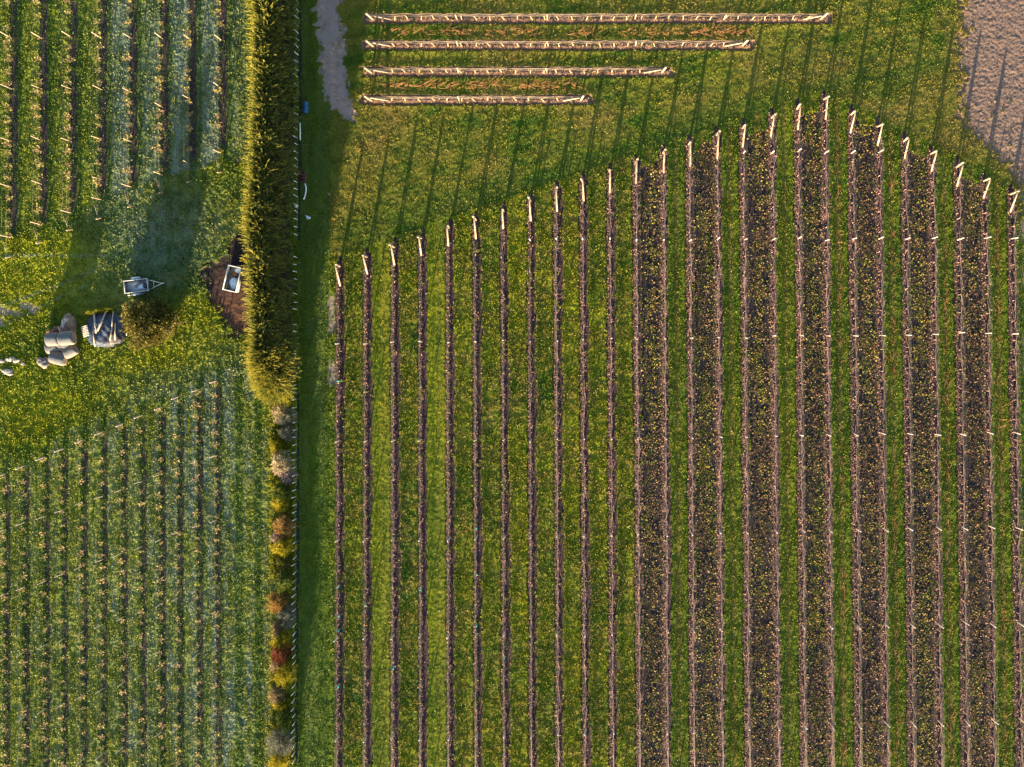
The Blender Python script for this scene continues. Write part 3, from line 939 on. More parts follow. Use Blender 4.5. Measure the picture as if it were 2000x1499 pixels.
# ------------------------------------------------------------------ long vine rows
def cane(b, p, d, L, r, seg=5, wig=0.10, droop=0.0, sides=3):
    pts, rr = [], []
    q = Vector(p)
    dv = Vector(d).normalized()
    for k in range(seg + 1):
        pts.append(tuple(q))
        rr.append(r * (1 - 0.55 * k / seg))
        dv = (dv + Vector((random.uniform(-wig, wig), random.uniform(-wig, wig), random.uniform(-wig, wig) - droop))).normalized()
        q = q + dv * (L / seg)
    b.tube(pts, rr, sides, False)


for i, e in enumerate(ENDS):
    x, y = W(e[0], e[1])
    dens = 0.25 if i < 5 else (0.4 if i < 8 else (0.7 if i < 11 else (1.25 if i < 19 else 0.75)))
    b = MB()
    v = e[1] + 22
    while v < 1560:
        px, py = W(row_x(i, v) + random.uniform(-1.5, 1.5), v)
        bx, by = px - x, py - y
        lean = random.uniform(-.08, .08)
        ht = random.uniform(0.84, 0.98)
        b.tube([(bx, by, -0.05), (bx + lean, by + random.uniform(-.1, .1), ht * 0.55), (bx + lean * .4, by, ht)], [0.035, 0.028, 0.024], 5, False)
        n = int(round((6 + random.random() * 6) * dens))
        for k in range(max(n, 2)):      # arms tied along the wire
            s_ = 1 if k % 2 else -1
            cane(b, (bx + lean * .4, by, ht), (random.uniform(-.16, .16), s_, random.uniform(-.1, .16)), random.uniform(0.8, 1.35), random.uniform(0.010, 0.019), 5, 0.13)
        for k in range(int(round(random.uniform(3, 9) * dens))):      # spurs and loose canes
            yy = by + random.uniform(-0.9, 0.9)
            cane(b, (bx + random.uniform(-.05, .05), yy, ht), (random.uniform(-.9, .9), random.uniform(-.6, .6), random.uniform(-.1, .9)), random.uniform(0.2, 0.55), 0.011, 3, 0.3)
        v += random.uniform(34, 41)
    o = b.build('vine_row', M['cane'] if i >= 8 else M['cane_dark'], None, (x, y, 0.0))
    look = 'sparse brown young vines' if i < 8 else ('leafless pruned vines' if i < 11 else 'thick pinkish leafless vine canes')
    tag(o, '%s on wires, %s long row from the hedge lane' % (look, ORD[i]), 'grapevines', 'long vine rows')

# crosswise rows: every vine can be told apart
ME_V = []
for k in range(5):
    b = MB()
    bend = random.choice((-1, 1)) * random.uniform(0.05, 0.16)
    b.tube([(0, 0, -0.05), (bend * .3, 0.02, 0.35), (bend, 0.0, 0.75), (bend * 1.4, 0, 0.93)], [0.05, 0.042, 0.036, 0.03], 6, False)
    for s_ in (-1, 1):
        for h, rc in ((0.93, 0.010), (1.50, 0.012)):
            cane(b, (bend * 1.4 * (h < 1), random.uniform(-.03, .03), h), (s_, random.uniform(-.04, .04), random.uniform(-.03, .03)), 0.68, rc, 5, 0.04)
        cane(b, (bend * 1.4, 0, 0.93), (s_ * 0.6, 0, 1), 0.6, 0.007, 4, 0.1)
    ME_V.append(b.mesh('grapevine', M['cane_pale']))
for k, (l, r_, yv) in enumerate(HROWS):
    u = l + 40
    while u < r_ - 20:
        px, py = W(u + random.uniform(-2, 2), yv + random.uniform(-1, 1))
        o = link('grapevine', random.choice(ME_V), None, (px, py, ground_z(px, py)), (0, 0, random.choice((0, math.pi)) + random.uniform(-.04, .04)))
        tag(o, 'pale leafless grapevine trained on the %s crosswise trellis row from the top edge' % ORD[k], 'grapevine', 'grapevines on the %s crosswise row' % ORD[k])
        u += 26.8

# cut canes lying in the grass
b = MB()


def prune_heap(u, v, n, sp_u, sp_v, along):
    for k in range(n):
        px, py = W(u + random.gauss(0, sp_u), v + random.gauss(0, sp_v))
        a = random.gauss(0 if along else math.pi / 2, 0.6)
        cane(b, (px, py, 0.08 + random.random() * 0.1), (math.cos(a), math.sin(a), random.uniform(-.05, .08)), random.uniform(0.5, 1.1), 0.016, 4, 0.28)


for (yy, xe) in ((63, 1450), (64, 1590), (167, 1130), (120, 1000)):
    dens_ = 5 if yy in (63, 167) else 0
    u = 750
    while u < xe and dens_:
        if random.random() < 0.75:
            prune_heap(u, yy + random.uniform(-2, 2), random.randint(6, 16), 9, 3.2, True)
        u += 17
for i in (18, 20, 22, 24):
    v = ENDS[i][1] + 60
    while v < 1560:
        if random.random() < 0.62:
            prune_heap((row_x(i, v) + row_x(i + 1, v)) / 2 + random.uniform(-4, 3), v, random.randint(2, 9), 3.0, 8, False)
        v += 18
tag(b.build('cut_canes', M['pruning']), 'orange brown cut vine canes lying in the grass alleys', 'cut canes', None, 'stuff')

# teal guards on the vines
ME_T = MB()
ME_T.tube([(0, 0, 0.0), (0.0, 0, 0.72), (0.0, 0, 0.75)], [0.055, 0.055, 0.03], 8)
ME_T = ME_T.mesh('vine_guard', M['teal'])
for (u, v) in ((664, 1144), (664, 1201), (664, 1228), (664, 1336), (664, 745), (932, 1031), (932, 1220), (932, 1120), (824, 1150), (771, 1300), (716, 1180), (985, 1280)):
    px, py = W(u, v)
    o = link('vine_guard', ME_T, None, (px, py, ground_z(px, py)), (random.uniform(-.1, .1), random.uniform(-.1, .1), 0))
    tag(o, 'small teal plastic guard on a vine in one of the rows nearest the hedge lane', 'vine guard', 'teal vine guards')

# ------------------------------------------------------------------ left fields: trellis posts
ME_UL = round_post(1.75, 0.055, 'line_post', M['wood'], 8)
ME_UE = round_post(1.85, 0.065, 'end_post', M['wood'], 8)
ME_AN = round_post(1.1, 0.075, 'anchor_post', M['wood'], 8)
ME_LL = round_post(1.6, 0.036, 'line_post', M['post'], 6)
ME_LE = round_post(1.6, 0.062, 'end_post', M['post'], 8)
for k, ux in enumerate(UPL_X):
    x, y = W(ux, UPL_END[k])
    root = empty('trellis_row', (x, y, 0))
    tag(root, 'upper trellis row of thin timber posts with guyed end, %s counting away from the hedge' % ORD[7 - k], 'trellis', 'trellis rows of the upper field')
    link('end_post', ME_UE, root, (0, 0, 0), (random.uniform(-.03, .03), random.uniform(-.03, .03), 0))
    ax, ay = W(ux + 2, UPL_ANC[k])
    link('anchor_post', ME_AN, root, (ax - x, ay - y, 0), (0.25, random.uniform(-.05, .05), 0))
    for dx in (-0.03, 0.05):
        bb = MB()
        bb.tube([(dx, 0, 1.7 if dx < 0 else 1.2), (ax - x + dx, ay - y, 0.85)], 0.010, 4)
        bb.build('guy_wire', M['wire'], root)
    for v in UPL_POSTS[k]:
        px, py = W(ux, v)
        link('line_post', ME_UL, root, (px - x, py - y, 0), (random.uniform(-.05, .05), random.uniform(-.05, .05), 0))
    xe, ye = W(ux, -80)
    for h in (0.9, 1.6):
        wire(root, (0, 0, h), (xe - x, ye - y, h), 0.005)
for k, ux in enumerate(LOW_X):
    x, y = W(ux, LOW_END[k])
    root = empty('trellis_row', (x, y, 0))
    tag(root, 'lower trellis row of thin whitish posts above young vines, %s counting away from the hedge' % ORD[k], 'trellis', 'trellis rows of the lower field')
    link('end_post', ME_LE, root, (0, 0, 0), (0.10, random.uniform(-.04, .04), 0))
    v = LOW_SEC[k]
    while v < 1570:
        px, py = W(ux + (v - 900) * 0.004 + random.uniform(-1, 1), v + random.uniform(-1.5, 1.5))
        link('line_post', ME_LL, root, (px - x, py - y, 0), (random.uniform(-.05, .05), random.uniform(-.05, .05), 0))
        v += 125.5
    xe, ye = W(ux + 3, 1580)
    for h in (0.8, 1.45):
        wire(root, (0, 0, h), (xe - x, ye - y, h), 0.005)


# ------------------------------------------------------------------ young vines of the left fields
def leafy_vine(nc, h, spread, nl, ls, yellow):
    vs, qs, rs = [], [], []
    b = MB()
    b.tube([(0, 0, -0.05), (random.uniform(-.05, .05), random.uniform(-.05, .05), h * 0.6)], [0.028, 0.02], 5, False)
    tips = []
    for k in range(nc):
        a = 6.283 * k / nc + random.uniform(-.5, .5)
        d = Vector((math.cos(a) * spread, math.sin(a) * spread, random.uniform(0.25, 0.9)))
        p = Vector((0, 0, h * random.uniform(0.45, 0.65)))
        L = random.uniform(0.22, 0.42) * (h / 0.6)
        cane(b, p, d, L, 0.017, 3, 0.2, 0.05, 4)
        tips.append((p, d.normalized(), L))
    n0 = len(b.v)
    V = [np.array(b.v, dtype=np.float32)]
    rr = [np.full(n0, 0.35)]
    q = list(b.q)
    for k in range(nl):
        p, d, L = random.choice(tips)
        c = p + d * (L * random.uniform(0.3, 1.1)) + Vector((random.uniform(-.05, .05), random.uniform(-.05, .05), random.uniform(-.03, .05)))
        t = random.random() * 0.5 + (0.5 if random.random() < yellow else 0.1)
        v_, q_, a_ = leaf_quads(np.array([c], dtype=np.float32), np.array([ls * random.uniform(.6, 1.3)]), np.array([1.3]), np.array([random.uniform(-.3, 1.0)]),
                                np.array([random.random() * 6.283]), {'rnd': np.array([min(t, 1.0)])})
        q += [tuple(int(j) + n0 for j in f) for f in q_]
        V.append(v_)
        rr.append(a_['rnd'])
        n0 += 4
    return np.concatenate(V), q, b.t, {'rnd': np.concatenate(rr)}


def vine_mesh(name, *a):
    v, q, t, at = leafy_vine(*a)
    return np_mesh(name, v, q, t, M['gold'], at)


YV = [vine_mesh('young_vine', 5, 0.55, 0.9, 14 + 4 * (k % 3), 0.11, 0.35) for k in range(6)]
BV = [vine_mesh('bushy_vine', 6, 0.75, 0.8, 34 + 8 * (k % 4), 0.13, 0.15 + 0.25 * (k % 3)) for k in range(7)]
spots = []
for k, ux in enumerate(LOW_X):
    v = LOW_END[k] + 8
    while v < 1515:
        spots.append((k, ux + (v - 900) * 0.004 + random.uniform(-1.6, 1.6), v + random.uniform(-2, 2)))
        v += 23.4
spots = [s for s in spots if random.random() > 0.12]
spots.sort(key=lambda s: s[2])
for k, u, v in spots[:300]:
    px, py = W(u, v)
    o = link('young_vine', random.choice(YV), None, (px, py, ground_z(px, py)), (0, 0, random.random() * 6.283))
    s_ = random.uniform(0.5, 1.2)
    o.scale = (s_, s_, s_)
    tag(o, 'small straw coloured young vine in the lower field, %s row counting away from the hedge' % ORD[k], 'young vine', 'young vines of lower row %s' % ORD[k])
rest = spots[300:]
if rest:
    V, Q, T, R, n0 = [], [], [], [], 0
    for k, u, v in rest:
        px, py = W(u, v)
        me_v, me_q, me_t, at = leafy_vine(5, 0.55, 0.9, 16, 0.11, 0.35)
        V.append(me_v + np.array([px, py, ground_z(px, py)], dtype=np.float32))
        Q += [tuple(j + n0 for j in f) for f in me_q]
        T += [tuple(j + n0 for j in f) for f in me_t]
        R.append(at['rnd'])
        n0 += len(me_v)
    tag(link('young_vines', np_mesh('young_vines', np.concatenate(V), Q, T if T else None, M['gold'], {'rnd': np.concatenate(R)})),
        'remaining small young vines along the bottom edge of the lower field', 'young vines', None, 'stuff')
for k, ux in enumerate(UPL_X):
    v = UPL_END[k] - 4
    while v > -45:
        if random.random() > (0.12 if k < 6 else 0.45):
            px, py = W(ux + random.uniform(-3, 2), v + random.uniform(-4, 4))
            o = link('bushy_vine', random.choice(BV), None, (px, py, ground_z(px, py)), (0, 0, random.random() * 6.283))
            s_ = random.uniform(0.55, 1.15)
            o.scale = (s_, s_, s_ * random.uniform(.8, 1.1))
            tag(o, 'tufted pinkish yellow vine in the upper field, %s row counting away from the hedge' % ORD[7 - k], 'young vine', 'bushy vines of upper row %s' % ORD[7 - k])
        v -= 22.5

# ------------------------------------------------------------------ white stakes beside the lane
ME_S = MB()
ME_S.tube([(0, 0, -0.1), (0, 0, 1.2), (0, 0, 1.23)], [0.030, 0.030, 0.014], 6)
M['stake'] = mat_var('white plastic stake', (0.72, 0.74, 0.76), (0.84, 0.85, 0.86), 3.0, rough=0.4, bump=0.0)
ME_S = ME_S.mesh('stake', M['stake'])
v = -8.0
while v < 1510:
    px, py = W(583.0 - 0.0042 * v + random.uniform(-.6, .6), v + random.uniform(-1, 1))
    if not (470 < v < 735 and random.random() < 0.55):
        o = link('stake', ME_S, None, (px, py, 0), (random.uniform(-.06, .06), random.uniform(-.06, .06), 0))
        tag(o, 'slim white stake in the long line between hedge and grass lane', 'stake', 'white stakes along the lane')
    v += 14.6


# ------------------------------------------------------------------ foliage of sprays
def sprays(P, Nrm, L, K, seed, up=0.45, rand=0.45, wid=0.05, lw=0.25, axis=None, droop=0.25, spread=0.75):
    """feathery shoots rooted at P, growing along the normals; returns verts, quads, rnd"""
    r = np.random.default_rng(seed)
    n = len(P)
    d = Nrm * 0.8 + np.array([0, 0, up]) + (r.random((n, 3)) - 0.5) * 2 * rand
    if axis is not None:
        d = d + axis
    d /= np.linalg.norm(d, axis=1)[:, None]
    ref = r.random((n, 3)) - 0.5
    s = np.cross(d, ref)
    s /= np.linalg.norm(s, axis=1)[:, None] + 1e-9
    base = r.random(n)
    vs, rs = [], []
    for k in range(K):
        t = (k + 0.3) / K
        c = P + d * (L * t)[:, None]
        c[:, 2] -= droop * L * t * t
        side = np.where(r.random(n) < 0.5, 1.0, -1.0)[:, None]
        ld = d * (0.75 + 0.5 * t) + s * side * (spread * (1 - 0.6 * t)) + (r.random((n, 3)) - 0.5) * 0.5
        ld /= np.linalg.norm(ld, axis=1)[:, None]
        ll = L * lw * (1.15 - 0.5 * t) * (0.7 + 0.6 * r.random(n))
        sd = np.cross(ld, r.random((n, 3)) - 0.5)
        sd /= np.linalg.norm(sd, axis=1)[:, None] + 1e-9
        w = wid * (1.1 - 0.5 * t)
        q = np.empty((n, 4, 3), dtype=np.float32)
        q[:, 0] = c
        q[:, 1] = c + ld * (ll * 0.5)[:, None] + sd * w
        q[:, 2] = c + ld * ll[:, None]
        q[:, 3] = c + ld * (ll * 0.5)[:, None] - sd * w
        vs.append(q)
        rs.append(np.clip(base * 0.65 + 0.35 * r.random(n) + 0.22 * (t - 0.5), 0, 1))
    v = np.concatenate(vs).reshape(-1, 3)
    rn = np.repeat(np.concatenate(rs), 4)
    return v, np.arange(len(v), dtype=np.int32).reshape(-1, 4), rn


# the tall shelter hedge: its shaded lane side is what the camera mostly sees
HV = [-60, 0, 100, 200, 300, 400, 450, 520, 600, 700, 780]
HTOP = [572, 571, 566, 563, 563, 556, 551, 554, 557, 559, 560]
HBASE = [559, 559, 559, 559, 558, 555, 553, 554, 555, 556, 557]
HH = [7.6, 7.6, 7.7, 7.5, 7.5, 7.6, 7.6, 7.3, 7.1, 6.9, 6.8]
HS_TOP = (CY + 80) / S
HS_END = (CY - 775) / S


def hedge_surface(t, th, shrink, seed):
    """t: world y along the hedge, th: 0 lane side at the ground .. pi field side; returns point and outward normal"""
    V = CY - t * S
    e = np.clip((t - HS_END) / 4.2, 0, 1)
    prof = np.sqrt(np.clip(1 - (1 - e) ** 2, 0.0, 1))          # the south end slopes down
    h = np.interp(V, HV, HH) * (0.16 + 0.84 * prof)
    n = vnoise(t, th * 2.2, 1.0, 0.55, seed) - 0.5
    n3 = vnoise(t, th * 2.2, 0.5, 0.3, seed + 2) - 0.5
    n2 = vnoise(t, th * 0.0, 1.9, 1.0, seed + 1) - 0.5
    ca, sa = np.cos(th), np.sin(th)
    zr = np.abs(sa) ** 0.62
    east = sstep(2.0, 1.2, th)
    z = h * zr * (1 + (0.10 * n2 + 0.10 * n) * (0.35 + 0.65 * east)) * (0.5 + 0.5 * shrink)
    px = np.sign(ca) * np.abs(ca) ** 0.62
    hw = (1.15 - 0.45 * zr) * (0.45 + 0.55 * prof) * shrink * (1 + (0.85 * n + 0.45 * n3) * (0.22 + 0.78 * east))
    zc = np.clip(z / 7.5, 0, 1)
    cx = (np.interp(V, HV, HBASE) * (1 - zc) + np.interp(V, HV, HTOP) * zc - CX) / S
    nr = np.stack([ca * 1.0, (1 - prof) * -0.9, sa * 0.55], -1)
    nr /= np.linalg.norm(nr, axis=1)[:, None]
    return np.stack([cx + hw * px, t, z], -1), nr


rr_ = np.random.default_rng(77)
n_s = 15500
t = HS_END + (HS_TOP - HS_END) * rr_.random(n_s)
t[:2600] = HS_END + 4.0 * rr_.random(2600) ** 1.2
sel = rr_.random(n_s)
th = np.where(sel < 0.50, math.pi * (0.03 + 0.40 * rr_.random(n_s)), np.where(sel < 0.80, math.pi * (0.40 + 0.28 * rr_.random(n_s)), math.pi * (0.66 + 0.31 * rr_.random(n_s))))
ei = np.where(sel < 0.50)[0]                      # lane side grows in star shaped tufts
tid = np.sort(rr_.integers(0, 1050, len(ei)))
tc, hc = HS_END + 0.3 + (HS_TOP - HS_END) * rr_.random(1050), math.pi * (0.03 + 0.40 * rr_.random(1050))
t[ei], th[ei] = tc[tid] + 0.10 * rr_.standard_normal(len(ei)), hc[tid] + 0.03 * rr_.standard_normal(len(ei))
th = np.clip(th, 0.03, math.pi - 0.03)
P, Nn = hedge_surface(t, th, 0.90, 90)
Nn[ei] += 0.75 * (rr_.random((len(ei), 3)) - 0.5) * 2
Nn[ei] /= np.linalg.norm(Nn[ei], axis=1)[:, None]
P[ei] += Nn[ei] * 0.05
L = 0.5 + 0.5 * rr_.random(len(P)) ** 1.3
sv, sq, sr = sprays(P.astype(np.float32), Nn, L, 10, 91, 0.45, 0.40, 0.048, 0.36, droop=0.15, spread=0.65)
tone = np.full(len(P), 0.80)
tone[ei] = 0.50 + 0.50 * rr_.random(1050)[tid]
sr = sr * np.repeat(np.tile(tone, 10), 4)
# long loose leaders that stand clear of the clipped mass
n_l = 2900
t = HS_END + (HS_TOP - HS_END) * rr_.random(n_l)
t[:800] = HS_END + 0.2 + 4.2 * rr_.random(800)
sel = rr_.random(n_l)
th = np.where(sel < 0.16, math.pi * (0.15 + 0.27 * rr_.random(n_l)), np.where(sel < 0.50, math.pi * (0.42 + 0.2 * rr_.random(n_l)), math.pi * (0.60 + 0.27 * rr_.random(n_l))))
th[:800] = math.pi * (0.10 + 0.78 * rr_.random(800))
P2, N2 = hedge_surface(t, th, 0.97, 90)
L2 = 0.75 + 0.7 * rr_.random(n_l)
v2, q2, r2 = sprays(P2.astype(np.float32), N2, L2, 13, 95, 0.25, 0.30, 0.026, 0.26, droop=0.1, spread=0.34)
sq = np.concatenate([sq, q2 + len(sv)])
sv = np.concatenate([sv, v2])
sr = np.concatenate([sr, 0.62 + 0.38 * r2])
hedge = empty('shelter_hedge', ((558 - CX) / S, 0.0, 0.0))
tag(hedge, 'tall shaggy golden green conifer hedge between the left fields and the lane', 'hedge')
sv[:, 0] -= hedge.location.x
sv[:, 2] = np.maximum(sv[:, 2], 0.03)
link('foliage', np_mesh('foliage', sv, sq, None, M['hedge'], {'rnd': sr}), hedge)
# twiggy core
tt = np.linspace(HS_END + 0.15, HS_TOP, 200)
ths = np.linspace(0.02, math.pi - 0.02, 22)
TT, TH = np.meshgrid(tt, ths, indexing='ij')
Pc, _n = hedge_surface(TT.ravel(), TH.ravel(), 0.72, 90)
Pc[:, 0] -= hedge.location.x
nq = []
m_ = len(ths)
for i in range(len(tt) - 1):
    for j in range(m_ - 1):
        nq.append((i * m_ + j, i * m_ + j + 1, (i + 1) * m_ + j + 1, (i + 1) * m_ + j))
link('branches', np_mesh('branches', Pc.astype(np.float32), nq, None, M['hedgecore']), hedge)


# ------------------------------------------------------------------ round bush and the small shrubs
def dome(n, seed, rx, ry, h, fill=0.35, lum=0.3):
    r = np.random.default_rng(seed)
    a = r.random(n) * 6.283
    el = np.arcsin(r.random(n))
    k = 1 - fill * r.random(n) ** 1.5
    lump = 1 + 2 * lum * (vnoise(a * 1.3, el * 2.0, 0.8, 0.6, seed) - 0.5)
    k = k * lump
    P = np.stack([rx * k * np.cos(a) * np.cos(el), ry * k * np.sin(a) * np.cos(el), h * (0.12 + 0.88 * k * np.sin(el))], -1)
    N = np.stack([np.cos(a) * np.cos(el), np.sin(a) * np.cos(el), np.sin(el)], -1)
    return P, N


def shrub(name, u, v, rx, ry, h, n, mat, label, seed, L=0.25, K=4, wid=0.035, up=0.3, lum=0.3):
    x, y = W(u, v)
    root = empty(name, (x, y, ground_z(x, y)))
    tag(root, label, 'shrub' if name == 'shrub' else 'bush')
    P, N = dome(n, seed, rx, ry, h, 0.35, lum)
    r = np.random.default_rng(seed + 5)
    sv, sq, sr = sprays(P.astype(np.float32), N, L * (0.7 + 0.6 * r.random(n)), K, seed + 9, up, 0.6, wid, 0.5)
    sv[:, 2] = np.maximum(sv[:, 2], 0.02)
    link('foliage', np_mesh('foliage', sv, sq, None, mat, {'rnd': sr}), root)
    b = MB()
    for k in range(4):
        a = 6.283 * k / 4 + 0.4
        b.tube([(0, 0, -0.05), (math.cos(a) * rx * .2, math.sin(a) * ry * .2, h * .4), (math.cos(a) * rx * .5, math.sin(a) * ry * .5, h * .8)], [0.04, 0.03, 0.012], 5, False)
    b.build('stem', M['bark'], root)
    return root


M['bush'] = mat_rnd('bush leaves', [(0.018, 0.024, 0.008), (0.055, 0.058, 0.014), (0.150, 0.125, 0.022), (0.270, 0.205, 0.045)], 0.2)
shrub('round_bush', 303, 636, 1.9, 1.95, 3.1, 2900, M['bush'], 'big round dark bush with golden leaves beside the tarp covered heap', 301, 0.42, 7, 0.045, 0.2, 0.55)


def srange(c):
    lo = tuple(k * 0.35 for k in c)
    return [lo, tuple(k * 0.75 for k in c), c, tuple(min(k * 1.35, 0.8) for k in c)]


TAN, GREY, YEL, GRN, ORG, PNK, RED, CRM, OLV = ((0.26, 0.19, 0.10), (0.15, 0.15, 0.11), (0.30, 0.25, 0.012), (0.085, 0.11, 0.012), (0.27, 0.155, 0.045),
                                                (0.33, 0.24, 0.22), (0.16, 0.045, 0.018), (0.38, 0.31, 0.18), (0.12, 0.115, 0.018))
SM = {k: mat_rnd('shrub leaves ' + k, srange(c), 0.25) for k, c in (('tan', TAN), ('grey', GREY), ('yellow', YEL), ('green', GRN), ('orange', ORG),
                                                                      ('pink', PNK), ('red', RED), ('cream', CRM), ('olive', OLV))}
SHRUBS = [(547, 806, 11, 'cream', 'rounded cream coloured shrub just below the tip of the hedge'),
          (561, 815, 12, 'grey', 'grey green shrub touching the cream shrub below the hedge tip'),
          (558, 846, 12, 'grey', 'soft grey shrub between the cream shrubs in the planted strip'),
          (541, 876, 9, 'yellow', 'small yellow shrub on the field edge just above the broad cream shrub'),
          (549, 908, 16, 'cream', 'broad cream flowering shrub, largest pale one in the strip'),
          (559, 929, 11, 'pink', 'pinkish white shrub tucked under the broad cream shrub'),
          (553, 962, 14, 'green', 'dark green shrub with sunny yellow field side'),
          (547, 985, 12, 'yellow', 'yellow green shrub above the orange brown shrub'),
          (553, 1028, 16, 'orange', 'round orange brown feathery shrub in the middle of the strip'),
          (543, 1050, 8, 'pink', 'small pinkish shrub wedged between the orange and bright yellow shrubs'),
          (554, 1068, 15, 'yellow', 'bright yellow round shrub just below the orange brown one'),
          (556, 1102, 11, 'olive', 'low olive shrub below the bright yellow round shrub'),
          (556, 1140, 17, 'green', 'wide green shrub above the peach coloured shrub'),
          (540, 1178, 14, 'orange', 'peach coloured wispy shrub leaning to the field'),
          (560, 1203, 13, 'grey', 'greyish shrub close to the stakes below the peach shrub'),
          (543, 1232, 9, 'tan', 'small tan shrub between the grey and lemon shrubs'),
          (548, 1252, 13, 'yellow', 'lemon yellow shrub directly above the red shrub'),
          (548, 1274, 15, 'red', 'dark red leaved shrub, only red one in the strip'),
          (543, 1299, 9, 'tan', 'small tan shrub directly below the red shrub'),
          (556, 1320, 16, 'yellow', 'neat yellow green dome shrub below the red one'),
          (542, 1356, 11, 'tan', 'straw coloured shrub between the two neat domes'),
          (548, 1376, 9, 'yellow', 'small yellow shrub above the smooth green dome'),
          (556, 1408, 14, 'green', 'smooth clipped green dome shrub'),
          (546, 1450, 18, 'grey', 'large greyish white twiggy shrub near the bottom edge'),
          (546, 1486, 12, 'yellow', 'yellow green shrub cut by the bottom edge of the picture')]
for k, (u, v, rp, col, lab) in enumerate(SHRUBS):
    rm = rp / S
    hh = min(max(rm * 2.7, 1.0), 2.3)
    k_ = HC / (HC - hh * 0.6)
    shrub('shrub', CX + (u - CX) / k_, CY + (v - CY) / k_, rm * random.uniform(0.85, 1.05), rm * random.uniform(0.95, 1.25), hh * random.uniform(.85, 1.1), int(420 + 1300 * rm * rm), SM[col], lab, 400 + k * 7, 0.30, 5, 0.024 if col != 'grey' else 0.016, 0.25, 0.62)


# rank weeds and low growth between the shrubs
r = np.random.default_rng(888)
nW = 8500
wu, wv = 531 + 44 * r.random(nW), 765 + 760 * r.random(nW)
keep = vnoise(wu / S, wv / S, 0.9, 1.2, 889) > 0.36
wu, wv = wu[keep], wv[keep]
P = np.stack([(wu - CX) / S, (CY - wv) / S, np.full(len(wu), 0.08)], -1)
N_ = np.stack([(r.random(len(wu)) - 0.5) * 1.4, (r.random(len(wu)) - 0.5) * 1.4, np.ones(len(wu))], -1)
sv, sq, sr = sprays(P.astype(np.float32), N_, 0.25 + 0.6 * r.random(len(wu)) ** 1.5, 5, 890, 0.2, 0.4, 0.035, 0.45)
M['weeds'] = mat_rnd('rank weeds', [(0.04, 0.07, 0.008), (0.12, 0.14, 0.010), (0.22, 0.21, 0.012), (0.28, 0.23, 0.03)], 0.3)
tag(link('undergrowth', np_mesh('undergrowth', sv, sq, None, M['weeds'], {'rnd': sr})), 'yellow green weeds filling the planted strip between the shrubs', 'weeds', None, 'stuff')

# ------------------------------------------------------------------ trailer in the grass
def rot_z(a):
    return Matrix.Rotation(a, 3, 'Z')


tx, ty = W(267, 559, 0.6)
trl = empty('garden_trailer', (tx, ty, 0.0), math.radians(6.5))
tag(trl, 'small grey box trailer with drawbar parked on the grass above the bush', 'trailer')
L_, W_ = 2.15, 1.12
b = MB()
b.box((0, 0, 0.42), (L_, W_, 0.03))
b.build('tray_floor', M['galv'], trl)
b = MB()
for sgn in (-1, 1):
    b.box((0, sgn * W_ / 2, 0.59), (L_ + .02, 0.025, 0.34), bev=.004)
    b.box((sgn * L_ / 2, 0, 0.59), (0.025, W_ - .03, 0.33), bev=.004)
b.build('tray_sides', M['galv'], trl)
b = MB()
for sgn in (-1, 1):
    b.box((0, sgn * W_ / 2, 0.785), (L_ + .10, 0.055, 0.05), bev=.01)
    b.box((sgn * (L_ / 2 + .001), 0, 0.785), (0.055, W_ - .06, 0.046), bev=.01)
b.build('top_rail', M['white'], trl)
b = MB()
b.tube([(1.07, 0.45, 0.40), (2.28, 0.0, 0.42)], 0.035, 6)
b.tube([(1.07, -0.45, 0.40), (2.28, 0.0, 0.42)], 0.035, 6)
b.tube([(1.50, 0.28, 0.41), (1.50, -0.28, 0.41)], 0.025, 6)
b.tube([(2.24, 0, 0.43), (2.48, 0, 0.46)], [0.05, 0.06], 8)
b.tube([(2.2, 0, 0.0), (2.2, 0, 0.6)], 0.025, 6)
b.build('drawbar', M['white'], trl)
for sgn in (-1, 1):
    b = MB()
    b.tube([(-0.1, sgn * 0.63, 0.27), (-0.1, sgn * 0.79, 0.27)], 0.27, 18)
    wh = b.build('wheel', M['rubber'], trl)
    b = MB()
    b.tube([(-0.1, sgn * 0.785, 0.27), (-0.1, sgn * 0.80, 0.27)], 0.15, 14)
    b.build('rim', M['galv'], wh)
    b = MB()
    pts = [(-0.55, 0.40), (-0.42, 0.58), (-0.1, 0.63), (0.22, 0.58), (0.35, 0.40)]
    for (a0, z0), (a1, z1) in zip(pts[:-1], pts[1:]):
        mid = Vector(((a0 + a1) / 2, sgn * 0.72, (z0 + z1) / 2))
        ang = -math.atan2(z1 - z0, a1 - a0)
        b.box(mid, (math.hypot(a1 - a0, z1 - z0) + .01, 0.24, 0.02), Matrix.Rotation(ang, 3, 'Y'))
    b.build('mudguard', M['galv'], trl)
b = MB()
b.tube([(-1.0, -0.68, 0.42), (-1.0, -0.76, 0.36), (0.35, -0.80, 0.36), (0.55, -0.68, 0.42)], 0.03, 6)
b.build('side_rail', M['white'], trl)


